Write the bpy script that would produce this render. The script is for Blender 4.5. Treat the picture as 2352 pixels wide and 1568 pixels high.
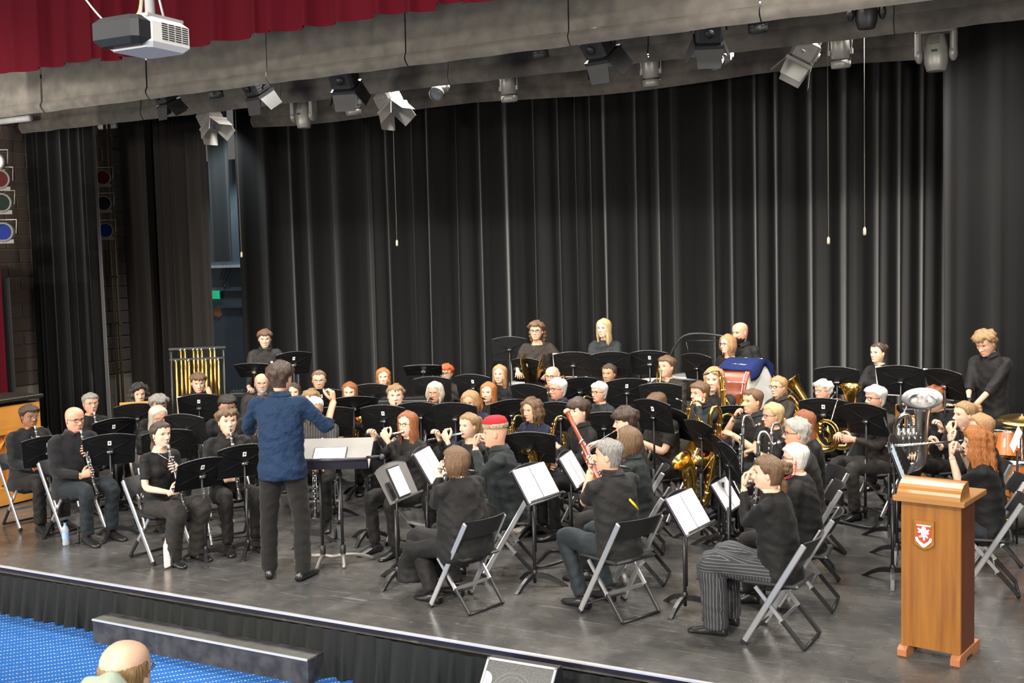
import bpy, math, random
import numpy as np
from mathutils import Vector, Matrix, Euler
random.seed(7); np.random.seed(7)
for o in list(bpy.data.objects): bpy.data.objects.remove(o)
SC = bpy.context.scene
COL = SC.collection
PI = math.pi
R = math.radians
# ------------------------------------------------------------------ camera
IW, IH, FPX = 2352, 1568, 2576.13
CH = 2.689
YAW, PITCH, ROLL = R(28.8015), R(4.2455), R(-1.4858)
_f = Vector((-math.sin(YAW)*math.cos(PITCH), math.cos(YAW)*math.cos(PITCH), -math.sin(PITCH)))
_r0 = Vector((math.cos(YAW), math.sin(YAW), 0)); _u0 = _r0.cross(_f)
_r = _r0*math.cos(ROLL) + _u0*math.sin(ROLL); _u = _u0*math.cos(ROLL) - _r0*math.sin(ROLL)
cd = bpy.data.cameras.new('camera'); cam = bpy.data.objects.new('camera', cd); COL.objects.link(cam)
cam.matrix_world = Matrix(((_r.x,_u.x,-_f.x,0),(_r.y,_u.y,-_f.y,0),(_r.z,_u.z,-_f.z,CH),(0,0,0,1)))
cd.sensor_width = 36; cd.lens = FPX/IW*36; cd.clip_start = .05; cd.clip_end = 100
SC.camera = cam
def ray(px, py): return _f + _r*((px-IW/2)/FPX) - _u*((py-IH/2)/FPX)
def at(px, py, z):
    d = ray(px, py); return Vector((0,0,CH)) + d*((z-CH)/d.z)
def atY(px, py, Y):
    d = ray(px, py); return Vector((0,0,CH)) + d*(Y/d.y)
def atD(px, py, D): return Vector((0,0,CH)) + ray(px, py)*D
# ------------------------------------------------------------------ light
SC.view_settings.view_transform = 'Standard'; SC.view_settings.look = 'None'
SC.view_settings.exposure = 0.12; SC.view_settings.gamma = 1.0; SC.view_settings.use_curve_mapping = False
W = bpy.data.worlds.new('world'); SC.world = W; W.use_nodes = True
W.node_tree.nodes['Background'].inputs[0].default_value = (1,.97,.93,1)
W.node_tree.nodes['Background'].inputs[1].default_value = .12
def lamp(name, kind, loc, target, energy, color=(1,1,1), size=.4, spot=60, blend=.5):
    l = bpy.data.lights.new(name, kind); l.energy = energy; l.color = color
    if kind == 'AREA': l.shape = 'DISK'; l.size = size
    else: l.shadow_soft_size = size
    if kind == 'SPOT': l.spot_size = R(spot); l.spot_blend = blend
    o = bpy.data.objects.new(name, l); COL.objects.link(o); o.location = loc
    o.rotation_euler = (Vector(target)-Vector(loc)).to_track_quat('-Z','Y').to_euler()
    return o
WARM = (1,.93,.82)
# front-of-house spotlights on the hall's lighting bar, and the overhead stage wash
for i, (x, tx) in enumerate(((-11.5,-9.9),(-6.5,-6.6),(-2.5,-4.2),(2.0,-2.0))):
    lamp('house_spotlight', 'SPOT', (x, -1.5, 6.4), (tx, 9.6, .4), (3000,2200,2100,2100)[i], WARM, .22, 62, .8)
for i, (x, tx) in enumerate(((-11.5,-11.0),(-6.5,-7.0),(-1.0,-3.5))):
    lamp('balcony_spotlight', 'SPOT', (x, -6.5, 4.0), (tx, 9.6, 2.6), 1500, WARM, .2, 42, .7)
for x in (-9.8,-7.3,-4.8,-2.2,.2):
    lamp('stage_wash', 'SPOT', (x, 9.3, 5.5), (x-.1, 9.5, 0), 620, (1,.95,.88), .15, 120, .7)
    lamp('stage_wash', 'SPOT', (x, 12.0, 5.5), (x-.1, 11.4, 0), 620, (1,.95,.88), .15, 120, .7)
lamp('conductor_rim_fill', 'SPOT', (-3.6, 12.0, 5.1), (-5.85, 8.0, 0), 1800, (1,.97,.95), .03, 19, .15)  # added back spot, kept for its rim light on the conductor
lamp('left_leg_fill', 'SPOT', (-7.5, 3.0, 4.2), (-13.6, 11.6, 3.0), 1500, WARM, .2, 46, .8)  # added spot to brighten the left legs and block wall, no known fixture
lamp('wing_bay_fill', 'SPOT', (-13.25, 14.0, 5.0), (-13.6, 15.4, 2.6), 60, (.85,.95,1), .1, 110, .6)  # added fill for the scrim at the wing opening, not a known work lamp
lamp('wing_bay_fill', 'SPOT', (-13.2, 15.1, 4.6), (-13.6, 15.5, 1.5), 220, (.85,.95,1), .1, 120, .6)  # second added fill, lifts the wing wall behind the scrim
for x in (-10.2,-7.2,-4.2,-1.2): lamp('curtain_wash', 'SPOT', (x, 11.9, 4.9), (x+.1, 14.3, 2.2), 130, (1,.95,.9), .12, 95, .8)
for (x, y, tx) in ((-13.5,1.0,-7.5),(-4.5,-4.0,-5.5),(4.5,1.0,-3.5)): lamp('hall_low_fill', 'AREA', (x, y, 2.7), (tx, 9.6, 4.0), 420, WARM, .9)  # invented low fill reaching up under the valance to the borders, no actual wall fixtures
lamp('house_light', 'AREA', (-4, 1.5, 8.0), (-4.5, 5.5, 0), 420, (1,.96,.9), 3.0)
# ------------------------------------------------------------------ helpers
def lerp(a, b, t): return a + (b-a)*t
class MB:
    def __init__(s): s.v = []; s.f = []; s.m = []; s.sm = []
    def add(s, vs, fs, mi=0, smooth=True):
        b = len(s.v); s.v.extend([tuple(p) for p in vs])
        for f in fs: s.f.append(tuple(i+b for i in f)); s.m.append(mi); s.sm.append(smooth)
        return s
    def box(s, c, d, mi=0, M=None, bev=0):
        x, y, z = d[0]/2, d[1]/2, d[2]/2
        if bev <= 0:
            vs = [(-x,-y,-z),(x,-y,-z),(x,y,-z),(-x,y,-z),(-x,-y,z),(x,-y,z),(x,y,z),(-x,y,z)]
            fs = [(3,2,1,0),(4,5,6,7),(0,1,5,4),(1,2,6,5),(2,3,7,6),(3,0,4,7)]
        else:
            b = min(bev, x*.9, y*.9, z*.9); vs = []; 
            ring = lambda xx, yy, zz, bb: [(-xx+bb,-yy,zz),(xx-bb,-yy,zz),(xx,-yy+bb,zz),(xx,yy-bb,zz),(xx-bb,yy,zz),(-xx+bb,yy,zz),(-xx,yy-bb,zz),(-xx,-yy+bb,zz)]
            for (ins, zz) in ((b,-z),(0,-z+b),(0,z-b),(b,z)): vs += ring(x-ins, y-ins, zz, b)
            fs = [tuple(range(7,-1,-1)), tuple(range(24,32))]
            for k in range(3):
                for i in range(8): j = (i+1)%8; fs.append((k*8+i, k*8+j, k*8+8+j, k*8+8+i))
        vs = [Vector(v)+Vector(c) if M is None else Vector(c)+M@Vector(v) for v in vs]
        return s.add(vs, fs, mi, False)
    def tube(s, path, rad, n=8, mi=0, cap=True, closed=False, ry=None, up=None, smooth=True):
        P = [Vector(p) for p in path]; m = len(P)
        if not hasattr(rad, '__len__'): rad = [rad]*m
        if ry is None: ry = rad
        elif not hasattr(ry, '__len__'): ry = [ry]*m
        T = []
        for i in range(m):
            a = P[(i-1)%m] if (closed or i > 0) else P[i]; b = P[(i+1)%m] if (closed or i < m-1) else P[i]
            t = b-a; T.append(t.normalized() if t.length > 1e-9 else Vector((0,0,1)))
        if up is None:
            up = Vector((0,0,1)) if abs(T[0].z) < .9 else Vector((0,1,0))
        N = (Vector(up)-T[0]*Vector(up).dot(T[0])).normalized(); vs = []; fs = []
        for i in range(m):
            if i: 
                N = N - T[i]*N.dot(T[i]); N.normalize()
            B = T[i].cross(N)
            for k in range(n):
                a = 2*PI*k/n; vs.append(P[i] + B*(math.cos(a)*rad[i]) + N*(math.sin(a)*ry[i]))
        for i in range(m if closed else m-1):
            j = (i+1)%m
            for k in range(n): k2 = (k+1)%n; fs.append((i*n+k, i*n+k2, j*n+k2, j*n+k))
        if cap and not closed:
            fs.append(tuple(range(n-1,-1,-1))); fs.append(tuple((m-1)*n+k for k in range(n)))
        return s.add(vs, fs, mi, smooth)
    def lathe(s, prof, n=24, mi=0, M=None, smooth=True, cap=False):
        vs = []; fs = []; m = len(prof)
        for (r, z) in prof:
            for k in range(n):
                a = 2*PI*k/n; v = Vector((r*math.cos(a), r*math.sin(a), z)); vs.append(M@v if M else v)
        for i in range(m-1):
            for k in range(n): k2 = (k+1)%n; fs.append((i*n+k, i*n+k2, (i+1)*n+k2, (i+1)*n+k))
        if cap: fs.append(tuple(range(n-1,-1,-1))); fs.append(tuple((m-1)*n+k for k in range(n)))
        return s.add(vs, fs, mi, smooth)
    def ball(s, c, r, nu=10, nv=6, mi=0, M=None):
        if not hasattr(r, '__len__'): r = (r,r,r)
        vs = [(0,0,-r[2])]; fs = []
        for j in range(1, nv):
            ph = -PI/2+PI*j/nv
            for k in range(nu): a = 2*PI*k/nu; vs.append((r[0]*math.cos(ph)*math.cos(a), r[1]*math.cos(ph)*math.sin(a), r[2]*math.sin(ph)))
        vs.append((0,0,r[2])); L = len(vs)-1
        for k in range(nu): fs.append((0, 1+(k+1)%nu, 1+k)); fs.append((L, L-nu+k, L-nu+(k+1)%nu))
        for j in range(nv-2):
            for k in range(nu): k2 = (k+1)%nu; fs.append((1+j*nu+k, 1+j*nu+k2, 1+(j+1)*nu+k2, 1+(j+1)*nu+k))
        vs = [Vector(c) + (M@Vector(v) if M else Vector(v)) for v in vs]
        return s.add(vs, fs, mi, True)
    def prism(s, pts, t, M=None, mi=0):
        """2D outline in local x,z extruded t along y (centred)"""
        n = len(pts); vs = [(p[0],-t/2,p[1]) for p in pts]+[(p[0],t/2,p[1]) for p in pts]
        fs = [tuple(range(n)), tuple(range(2*n-1,n-1,-1))]
        for i in range(n): j = (i+1)%n; fs.append((j, i, n+i, n+j))
        if M: vs = [M@Vector(v) for v in vs]
        return s.add(vs, fs, mi, False)
    def grid(s, fn, nu, nv, mi=0, smooth=True):
        vs = [fn(i/nu, j/nv) for j in range(nv+1) for i in range(nu+1)]
        fs = [(j*(nu+1)+i, j*(nu+1)+i+1, (j+1)*(nu+1)+i+1, (j+1)*(nu+1)+i) for j in range(nv) for i in range(nu)]
        return s.add(vs, fs, mi, smooth)
    def xf(s, M):
        s.v = [tuple(M@Vector(p)) for p in s.v]; return s
    def mesh(s, name, mats):
        me = bpy.data.meshes.new(name); me.from_pydata(s.v, [], s.f)
        if not isinstance(mats, (list, tuple)): mats = [mats]
        for m in mats: me.materials.append(m)
        me.polygons.foreach_set('use_smooth', s.sm)
        if len(mats) > 1: me.polygons.foreach_set('material_index', s.m)
        return me
    def build(s, name, mats, parent=None, loc=None, rot=None, label=None):
        o = bpy.data.objects.new(name, s.mesh(name, mats)); COL.objects.link(o)
        if parent: o.parent = parent
        if loc is not None: o.location = loc
        if rot is not None: o.rotation_euler = rot
        if label: o['label'] = label
        return o
def tag(o, label, cat, group=None):
    o['label'] = label; o['category'] = cat
    if group: o['group'] = group
    return o
def thing(name, label, cat, loc=(0,0,0), rz=0, group=None):
    o = bpy.data.objects.new(name, None); COL.objects.link(o); o.empty_display_size = .1
    o.location = loc; o.rotation_euler = (0,0,rz); return tag(o, label, cat, group)
def struct(o): o['kind'] = 'structure'; return o
KIDS = {}
def dup(root, loc, rot, label, group=None):
    r = root.copy(); COL.objects.link(r); r.location = loc
    r.rotation_euler = rot if hasattr(rot, '__len__') else (0,0,rot)
    r['label'] = label
    if group: r['group'] = group
    for ch in root.children:
        c = ch.copy(); COL.objects.link(c); c.parent = r
        for g in ch.children:
            d = g.copy(); COL.objects.link(d); d.parent = c
    return r
def catmull(pts, k=6):
    P = [Vector(p) for p in pts]; out = []
    for i in range(len(P)-1):
        p0 = P[i-1] if i else P[0]*2-P[1]; p1, p2 = P[i], P[i+1]; p3 = P[i+2] if i+2 < len(P) else P[-1]*2-P[-2]
        for j in range(k):
            t = j/k; out.append(.5*((2*p1)+(p2-p0)*t+(2*p0-5*p1+4*p2-p3)*t*t+(3*p1-p0-3*p2+p3)*t**3))
    return out+[P[-1]]
def resample(vals, m):
    return list(np.interp(np.linspace(0,1,m), np.linspace(0,1,len(vals)), vals))
# ------------------------------------------------------------------ materials
MATS = {}
def mat(name, col, rough=.6, metal=0, spec=.5, noise=None, bump=None, coat=0, sheen=0, sss=0):
    if name in MATS: return MATS[name]
    m = bpy.data.materials.new(name); m.use_nodes = True; nt = m.node_tree; b = nt.nodes['Principled BSDF']
    b.inputs['Base Color'].default_value = (*col, 1); b.inputs['Roughness'].default_value = rough
    b.inputs['Metallic'].default_value = metal; b.inputs['Specular IOR Level'].default_value = spec
    if coat: b.inputs['Coat Weight'].default_value = coat
    if sheen: b.inputs['Sheen Weight'].default_value = sheen; b.inputs['Sheen Roughness'].default_value = .5
    if noise:   # (scale vec/float, amount, second colour)
        sc, amt, col2 = noise
        tc = nt.nodes.new('ShaderNodeTexCoord'); mp = nt.nodes.new('ShaderNodeMapping'); nz = nt.nodes.new('ShaderNodeTexNoise')
        mp.inputs['Scale'].default_value = sc if hasattr(sc,'__len__') else (sc,sc,sc)
        nz.inputs['Scale'].default_value = 1; nz.inputs['Detail'].default_value = 5
        nt.links.new(tc.outputs['Object'], mp.inputs[0]); nt.links.new(mp.outputs[0], nz.inputs['Vector'])
        rp = nt.nodes.new('ShaderNodeValToRGB'); rp.color_ramp.elements[0].position = .5-.5*amt; rp.color_ramp.elements[1].position = .5+.5*amt
        rp.color_ramp.elements[0].color = (*col,1); rp.color_ramp.elements[1].color = (*col2,1)
        nt.links.new(nz.outputs['Fac'], rp.inputs[0]); nt.links.new(rp.outputs[0], b.inputs['Base Color'])
    if bump:
        sc, st = bump[:2]; bdist = bump[2] if len(bump) > 2 else .01
        tc = nt.nodes.new('ShaderNodeTexCoord'); mp = nt.nodes.new('ShaderNodeMapping'); nz = nt.nodes.new('ShaderNodeTexNoise')
        mp.inputs['Scale'].default_value = sc if hasattr(sc,'__len__') else (sc,sc,sc); nz.inputs['Scale'].default_value = 1
        nt.links.new(tc.outputs['Object'], mp.inputs[0]); nt.links.new(mp.outputs[0], nz.inputs['Vector'])
        bp = nt.nodes.new('ShaderNodeBump'); bp.inputs['Strength'].default_value = st; bp.inputs['Distance'].default_value = bdist
        nt.links.new(nz.outputs['Fac'], bp.inputs['Height']); nt.links.new(bp.outputs[0], b.inputs['Normal'])
    MATS[name] = m; return m
BLACKM = mat('black_metal', (.012,.012,.013), .38, .0, .5)
BLACKP = mat('black_plastic', (.010,.010,.011), .45)
DESK = mat('stand_black', (.0050,.0050,.0055), .5, 0, .16, bump=(60,.05))
DESKG = mat('stand_grey', (.12,.115,.11), .5)
STEEL = mat('aluminium', (.62,.63,.65), .33, .85)
CHROME = mat('chrome', (.78,.78,.80), .14, 1.0)
SILVER = mat('silver_plate', (.74,.73,.72), .24, 1.0)
BRASS = mat('gold_lacquer', (.86,.57,.16), .2, 1.0)
BRASSD = mat('dark_brass', (.62,.36,.09), .25, 1.0)
WHITE = mat('white_paper', (.82,.83,.86), .7)
WHITEP = mat('white_plastic', (.75,.75,.76), .4)
GREYP = mat('grey_plastic', (.32,.32,.33), .45)
SHOE = mat('black_leather', (.012,.012,.013), .3)
WOODB = mat('grenadilla', (.014,.012,.011), .3)
ORANGEW = mat('orange_wood', (.50,.20,.03), .45, noise=((1.2,1.2,14),.5,(.60,.27,.05)))
FABK = mat('black_fabric', (.020,.019,.019), .9, 0, .3)
# ================================================================== SETTING
def nodes_of(name):
    m = bpy.data.materials.new(name); m.use_nodes = True; nt = m.node_tree; MATS[name] = m
    return m, nt, nt.nodes['Principled BSDF'], (lambda t: nt.nodes.new('ShaderNode'+t)), nt.links.new
def floor_material():
    m, nt, b, N, L = nodes_of('stage_vinyl')
    tc = N('TexCoord'); 
    big = N('TexNoise'); big.inputs['Scale'].default_value = 1.3; big.inputs['Detail'].default_value = 9; big.inputs['Roughness'].default_value = .72
    L(tc.outputs['Object'], big.inputs['Vector'])
    rp = N('ValToRGB'); e = rp.color_ramp.elements; e[0].position = .3; e[0].color = (.036,.036,.036,1); e[1].position = .72; e[1].color = (.105,.100,.094,1)
    L(big.outputs['Fac'], rp.inputs[0])
    last = rp.outputs[0]
    for k, (rot, sx, sy, th) in enumerate(((20,1.5,26,.67),(-35,1.8,30,.68),(75,2.2,40,.69),(10,9,14,.70),(48,3,60,.68),(-12,2.5,70,.68))):
        mp = N('Mapping'); mp.inputs['Rotation'].default_value[2] = R(rot); mp.inputs['Scale'].default_value = (sx,sy,1); mp.inputs['Location'].default_value = (k*7.3,k*3.1,0)
        nz = N('TexNoise'); nz.inputs['Scale'].default_value = 1; nz.inputs['Detail'].default_value = 3
        nz.inputs['Distortion'].default_value = .6
        L(tc.outputs['Object'], mp.inputs[0]); L(mp.outputs[0], nz.inputs['Vector'])
        r2 = N('ValToRGB'); r2.color_ramp.elements[0].position = th-.02; r2.color_ramp.elements[1].position = th+.04
        r2.color_ramp.elements[1].color = (.24,.24,.24,1)
        L(nz.outputs['Fac'], r2.inputs[0])
        mx = N('MixRGB'); mx.inputs[2].default_value = (.30,.29,.275,1)
        L(r2.outputs[0], mx.inputs[0]); L(last, mx.inputs[1]); last = mx.outputs[0]
    L(last, b.inputs['Base Color'])
    r3 = N('MapRange'); r3.inputs[1].default_value = .3; r3.inputs[2].default_value = .7; r3.inputs[3].default_value = .16; r3.inputs[4].default_value = .34
    L(big.outputs['Fac'], r3.inputs[0]); L(r3.outputs[0], b.inputs['Roughness'])
    return m
def carpet_material():
    m, nt, b, N, L = nodes_of('blue_carpet')
    tc = N('TexCoord'); mp = N('Mapping'); mp.inputs['Rotation'].default_value[2] = R(-52); L(tc.outputs['Object'], mp.inputs[0])
    sx = N('SeparateXYZ'); L(mp.outputs[0], sx.inputs[0])
    def frac(out, k):
        a = N('Math'); a.operation = 'MULTIPLY'; a.inputs[1].default_value = k; L(out, a.inputs[0])
        f = N('Math'); f.operation = 'FRACT'; L(a.outputs[0], f.inputs[0]); return f.outputs[0], a.outputs[0]
    def less(out, v):
        a = N('Math'); a.operation = 'LESS_THAN'; a.inputs[1].default_value = v; L(out, a.inputs[0]); return a.outputs[0]
    def mul(p, q):
        a = N('Math'); a.operation = 'MULTIPLY'; L(p, a.inputs[0]); L(q, a.inputs[1]); return a.outputs[0]
    fx, _ = frac(sx.outputs['Y'], 11.4); fy, cell = frac(sx.outputs['X'], 40)
    wn = N('TexNoise'); wn.inputs['Scale'].default_value = 60; L(tc.outputs['Object'], wn.inputs['Vector'])
    rnd = N('Math'); rnd.operation = 'GREATER_THAN'; rnd.inputs[1].default_value = .42; L(wn.outputs['Fac'], rnd.inputs[0])
    msk = mul(mul(less(fx, .22), less(fy, .5)), rnd.outputs[0])
    nz = N('TexNoise'); nz.inputs['Scale'].default_value = 240; L(tc.outputs['Object'], nz.inputs['Vector'])
    rp = N('ValToRGB'); rp.color_ramp.elements[0].color = (.006,.052,.215,1); rp.color_ramp.elements[1].color = (.018,.115,.36,1); L(nz.outputs['Fac'], rp.inputs[0])
    mx = N('MixRGB'); mx.inputs[2].default_value = (.26,.35,.46,1); L(msk, mx.inputs[0]); L(rp.outputs[0], mx.inputs[1])
    L(mx.outputs[0], b.inputs['Base Color']); b.inputs['Roughness'].default_value = .95; b.inputs['Specular IOR Level'].default_value = .2
    return m
FLOORM = floor_material()
EDGE_Y = 6.57; CARPET_Z = -.41
XL, XR, YB = -17.0, 4.0, 16.5
struct(MB().box(((XL+XR)/2, (EDGE_Y+YB)/2, -.03), (XR-XL, YB-EDGE_Y, .06)).build('floor', FLOORM))
struct(MB().box((-5, 1.5, CARPET_Z-.05), (22, 11, .1)).build('floor_carpet', carpet_material()))
# stage nosing
NOSE = mat('aluminium_nosing', (.80,.80,.84), .22, .6)
NOSED = mat('fascia_lens_fringe', (.007,.004,.013), .5)  # purple tint stands for lens colour fringing on the dark underside
tn = MB().box(((XL+XR)/2, EDGE_Y-.008, .0025), (XR-XL, .032, .011), 0); tn.box(((XL+XR)/2, EDGE_Y-.012, -.016), (XR-XL, .022, .026), 1)
struct(tn.build('trim_1', [NOSE, NOSED]))
# stage skirt, gathered black cloth
SKIRT = mat('skirt_cloth', (.0085,.0098,.0100), .7, 0, .25)
def skirt(x0, x1):
    n = int((x1-x0)/.012); ph = np.cumsum(np.random.uniform(.1,1.5,n+1)*.62)
    amp = np.random.uniform(.4,1,n+1); amp = np.convolve(amp, np.ones(9)/9, 'same')
    sag = .02*np.sin(np.linspace(0, (x1-x0)*1.2, n+1))**2
    mb = MB()
    def fn(u, v):
        i = int(round(u*n)); x = x0+(x1-x0)*u; a = (.012+.036*v)*amp[i]
        return (x+.012*v*math.cos(ph[i]*.6), EDGE_Y-.03+a*math.sin(ph[i]+.5*v)-.03*v-.02, -.045-sag[i]*(1-v)+v*(CARPET_Z+.05+.006*math.sin(i*.21)))
    mb.grid(fn, n, 6); return mb
sk = skirt(-13, 1.5).build('stage_skirt', SKIRT); tag(sk, 'gathered black cloth skirt hanging along the stage front', 'stage skirt')
# riser wall behind the skirt
struct(MB().box((-5.3, EDGE_Y+.05, -.25), (18.6, .04, .38)).build('wall_stage_front', BLACKP))
# step block
zt = -.215; A = at(213,1421,zt); Bp = at(706,1515,zt)
yf = (A.y+Bp.y)/2; yb = EDGE_Y-.07
stp = thing('stage_step', 'long black wooden step on blue carpet against stage skirt', 'step', ((A.x+Bp.x)/2, yf, CARPET_Z))
sw = Bp.x-A.x; sd = yb-yf; sh = zt-CARPET_Z
STEPM = mat('step_black', (.018,.018,.022), .55, noise=(9,.25,(.045,.045,.05)))
STEPT = mat('step_tread', (.055,.054,.05), .8, noise=(14,.5,(.085,.083,.075)))
MB().box((0, sd/2, sh/2-.008), (sw, sd, sh-.016)).build('box', STEPM, stp)
MB().box((0, sd*.27, sh-.006), (sw, sd*.54, .014)).build('tread_strip', STEPT, stp)
MB().box((0, sd*.77, sh-.006), (sw, sd*.46, .013)).build('rear_board', STEPM, stp)
MB().box((0, -.002, sh-.004), (sw, .012, .014)).build('edge_strip', NOSE, stp)
# ------------------------------------------------------------------ left block wall (individual painted blocks)
BLK = [mat('block_paint_%d'%k, c, .8, bump=(45,.35)) for k, c in enumerate(((.066,.047,.038),(.058,.042,.034),(.075,.053,.043)))]
MORT = mat('mortar', (.17,.145,.115), .9)
WX = -14.25
wl = struct(MB().box((WX-.1, 10.9, 2.6), (.16, 6.4, 6.2)).build('wall_left', MORT))
bm = MB().box((0,0,0), (.03,.388,.188), 0, None, .008)
bmesh = [bm.mesh('block', m) for m in BLK]
def blocks(y0, y1, z0, z1):
    r = int(z0/.2)
    while r*.2 < z1:
        y = y0+(.2 if r % 2 else 0)
        while y < y1:
            o = bpy.data.objects.new('block', bmesh[random.randrange(3)]); COL.objects.link(o); o.parent = wl
            o.location = (WX-.008+random.uniform(-.003,.003), y, r*.2+.1); y += .4
        r += 1
blocks(9.6, 11.5, 1.2, 4.9); blocks(12.0, 14.0, 1.0, 5.0)
# back wall with side-stage door bay, right wall, grid ceiling
GREYW = mat('blue_grey_paint', (.115,.15,.185), .7, noise=(2.5,.4,(.095,.13,.165)))
DARKW = mat('dark_wall', (.02,.019,.018), .9)
struct(MB().box((-5, YB+.1, 2.6), (20, .2, 6.2)).build('wall_back', DARKW))
struct(MB().box((XR+.1, 12, 2.6), (.2, 9, 6.2)).build('wall_right', DARKW))
struct(MB().box((-5.2, 11.6, 6.6), (19, 10, .12)).build('ceiling', DARKW))
wb = struct(MB().box((-14.6, 15.6, 2.3), (4.2, .12, 4.6)).build('wall_wing', GREYW))
P = atY(505,760,15.5)
struct(MB().box((-14.6, 15.52, atY(505,612,15.5).z), (4.2, .12, .05)).build('trim_2', WHITEP))
struct(MB().box((-14.6, 15.53, atY(505,664,15.5).z), (4.2, .03, .07)).build('trim_3', GREYW))
struct(MB().box((-14.6, 15.53, atY(505,704,15.5).z), (4.2, .03, .05)).build('trim_4', GREYW))
# exit sign
ex = atY(490,677,15.45)
EXG = mat('exit_green', (.02,.42,.22), .4); EXG.node_tree.nodes['Principled BSDF'].inputs['Emission Color'].default_value = (.02,.55,.28,1); EXG.node_tree.nodes['Principled BSDF'].inputs['Emission Strength'].default_value = .5
es = thing('exit_sign', 'green illuminated EXIT sign on blue-grey wing wall', 'sign', (ex.x-.10, 15.505, ex.z-.07))
MB().box((0,0,.07), (.40,.06,.15)).build('sign_box', EXG, es); MB().box((.225,.03,.065), (.05,.05,.13)).build('mount', BLACKP, es)
def text_obj(s, size, mt, parent, M, name='lettering', ext=.001):
    c = bpy.data.curves.new(name, 'FONT'); c.body = s; c.size = size; c.align_x = 'CENTER'; c.align_y = 'CENTER'; c.extrude = ext
    o = bpy.data.objects.new(name, c); COL.objects.link(o)
    dg = bpy.context.evaluated_depsgraph_get(); me = bpy.data.meshes.new_from_object(o.evaluated_get(dg)); bpy.data.objects.remove(o)
    me.materials.clear(); me.materials.append(mt)
    o = bpy.data.objects.new(name, me); COL.objects.link(o); o.parent = parent; o.matrix_local = M; return o
text_obj('EXIT', .14, mat('white_letter',(.7,.9,.8),.5), es, Matrix.Translation((0,-.032,.07))@Matrix.Rotation(R(90),4,'X'))
pt = atY(497,716,15.5)
pb = MB().prism([(-.09,.1),(.08,.1),(.09,-.02),(.12,-.04),(.05,-.1),(-.09,-.07),(-.1,0)], .006, Matrix.Translation((pt.x,15.53,pt.z))).build('paint_patch', mat('bare_timber',(.42,.20,.10),.8)); tag(pb, 'torn orange-brown paper patch on blue-grey wing wall', 'patch')
# cables and shelf clutter above the exit sign
for k, (xx, sw_) in enumerate(((513,.05),(520,.09),(508,.03))):
    p0 = atY(xx,606,15.47); mb = MB(); mb.tube(catmull([p0, p0+Vector((sw_,0,-.12)), p0+Vector((-.02,0,-.28)), p0+Vector((.05*k,0,-.45))],5), .008, 5)
    tag(mb.build('cable', BLACKP), ('thin', 'looped', 'short')[k]+' black cable dangling above the exit sign', 'cable')
# ------------------------------------------------------------------ curtains
VELB = mat('black_velour', (.0035,.0033,.0034), .95, 0, .05, sheen=.30)
VELG = mat('dusty_black_cloth', (.022,.019,.0175), .95, 0, .1, sheen=.08)
REDV = mat('red_velour', (.042,.0004,.0035), .9, 0, .1)
def curtain(name, x0, x1, Y, z0, z1, mt, label, amp=.07, wl=.22, nrow=14, dx=.018, topamp=.7, splay=.02, jag=0, seed=1, cat='curtain', yaw=0):
    rs = np.random.RandomState(seed); n = max(8, int(abs(x1-x0)/dx))
    L_ = abs(x1-x0); wd = []
    while sum(wd) < L_+1: wd.append(wl*rs.uniform(.4,1.75))
    xb = np.concatenate([[0],np.cumsum(wd)]); xx_ = np.linspace(0,L_,n+1)
    ph = np.interp(xx_, xb, 2*PI*np.arange(len(xb)))
    am = np.interp(xx_, (xb[:-1]+xb[1:])/2, rs.uniform(.25,1.25,len(wd))*np.clip(np.array(wd)/wl,.5,1.3))
    ph2 = np.cumsum(rs.uniform(-1,1,n+1))*.06; lean = np.convolve(rs.uniform(-1,1,n+61), np.ones(61)/61,'same')[30:n+31]*6
    jg = rs.uniform(0,1,200)
    mb = MB(); ca, sa = math.cos(yaw), math.sin(yaw)
    def fn(u, v):
        i = int(round(u*n)); a = amp*(topamp+(1-topamp)*v)*am[i]
        p = ph[i]+ph2[i]+lean[i]*v*.6
        s = math.sin(p); s = 1-2*((.5+.5*s)**1.6)
        xx = (x1-x0)*u+splay*v*math.cos(p); dy = a*s
        zz = lerp(z1, z0, v)
        if v > .999 and jag: zz += jag*(jg[int(p/(2*PI)*1.0)%200])
        return (x0+xx*ca-dy*sa, Y+xx*sa+dy*ca, zz)
    mb.grid(fn, n, nrow)
    o = mb.build(name, mt); tag(o, label, cat); return o
bl = atY(538,600,14.3).x; bm2 = atY(862,600,14.2).x
curtain('backdrop_curtain', bl, bm2+.35, 14.42, .02, 5.6, VELB, 'black backdrop curtain panel right of the exit sign wing', .05, .45, seed=3)
curtain('backdrop_curtain', bm2-.05, 1.6, 14.25, .02, 5.6, VELB, 'wide black pleated backdrop curtain behind the percussion', .15, .34, seed=5)
xr = atY(2150,400,12.9).x
curtain('leg_curtain', xr+.05, xr+3.0, 13.0, .02, 5.6, VELB, 'black side leg curtain at far right behind the standing youth', .05, .3, seed=8)
# left legs
xa, xb = atY(76,600,11.05).x, atY(218,400,11.05).x
curtain('leg_curtain', xa, xb+.05, 11.05, .02, 5.4, VELB, 'black leg curtain beside the brown block wall', .075, .20, seed=11)
xa, xb = atY(330,600,12.9).x, atY(480,500,12.9).x
curtain('leg_curtain', xa, xb+.02, 12.9, .02, 5.6, VELG, 'dusty black leg curtain behind the golden tubular chimes', .07, .17, seed=12)
xa, xb = atY(285,600,12.5).x, atY(345,600,12.5).x
curtain('leg_curtain', xa, xb, 12.5, .02, 5.6, VELG, 'narrow dark brown leg curtain right of the lamp boom', .03, .3, seed=13)
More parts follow.
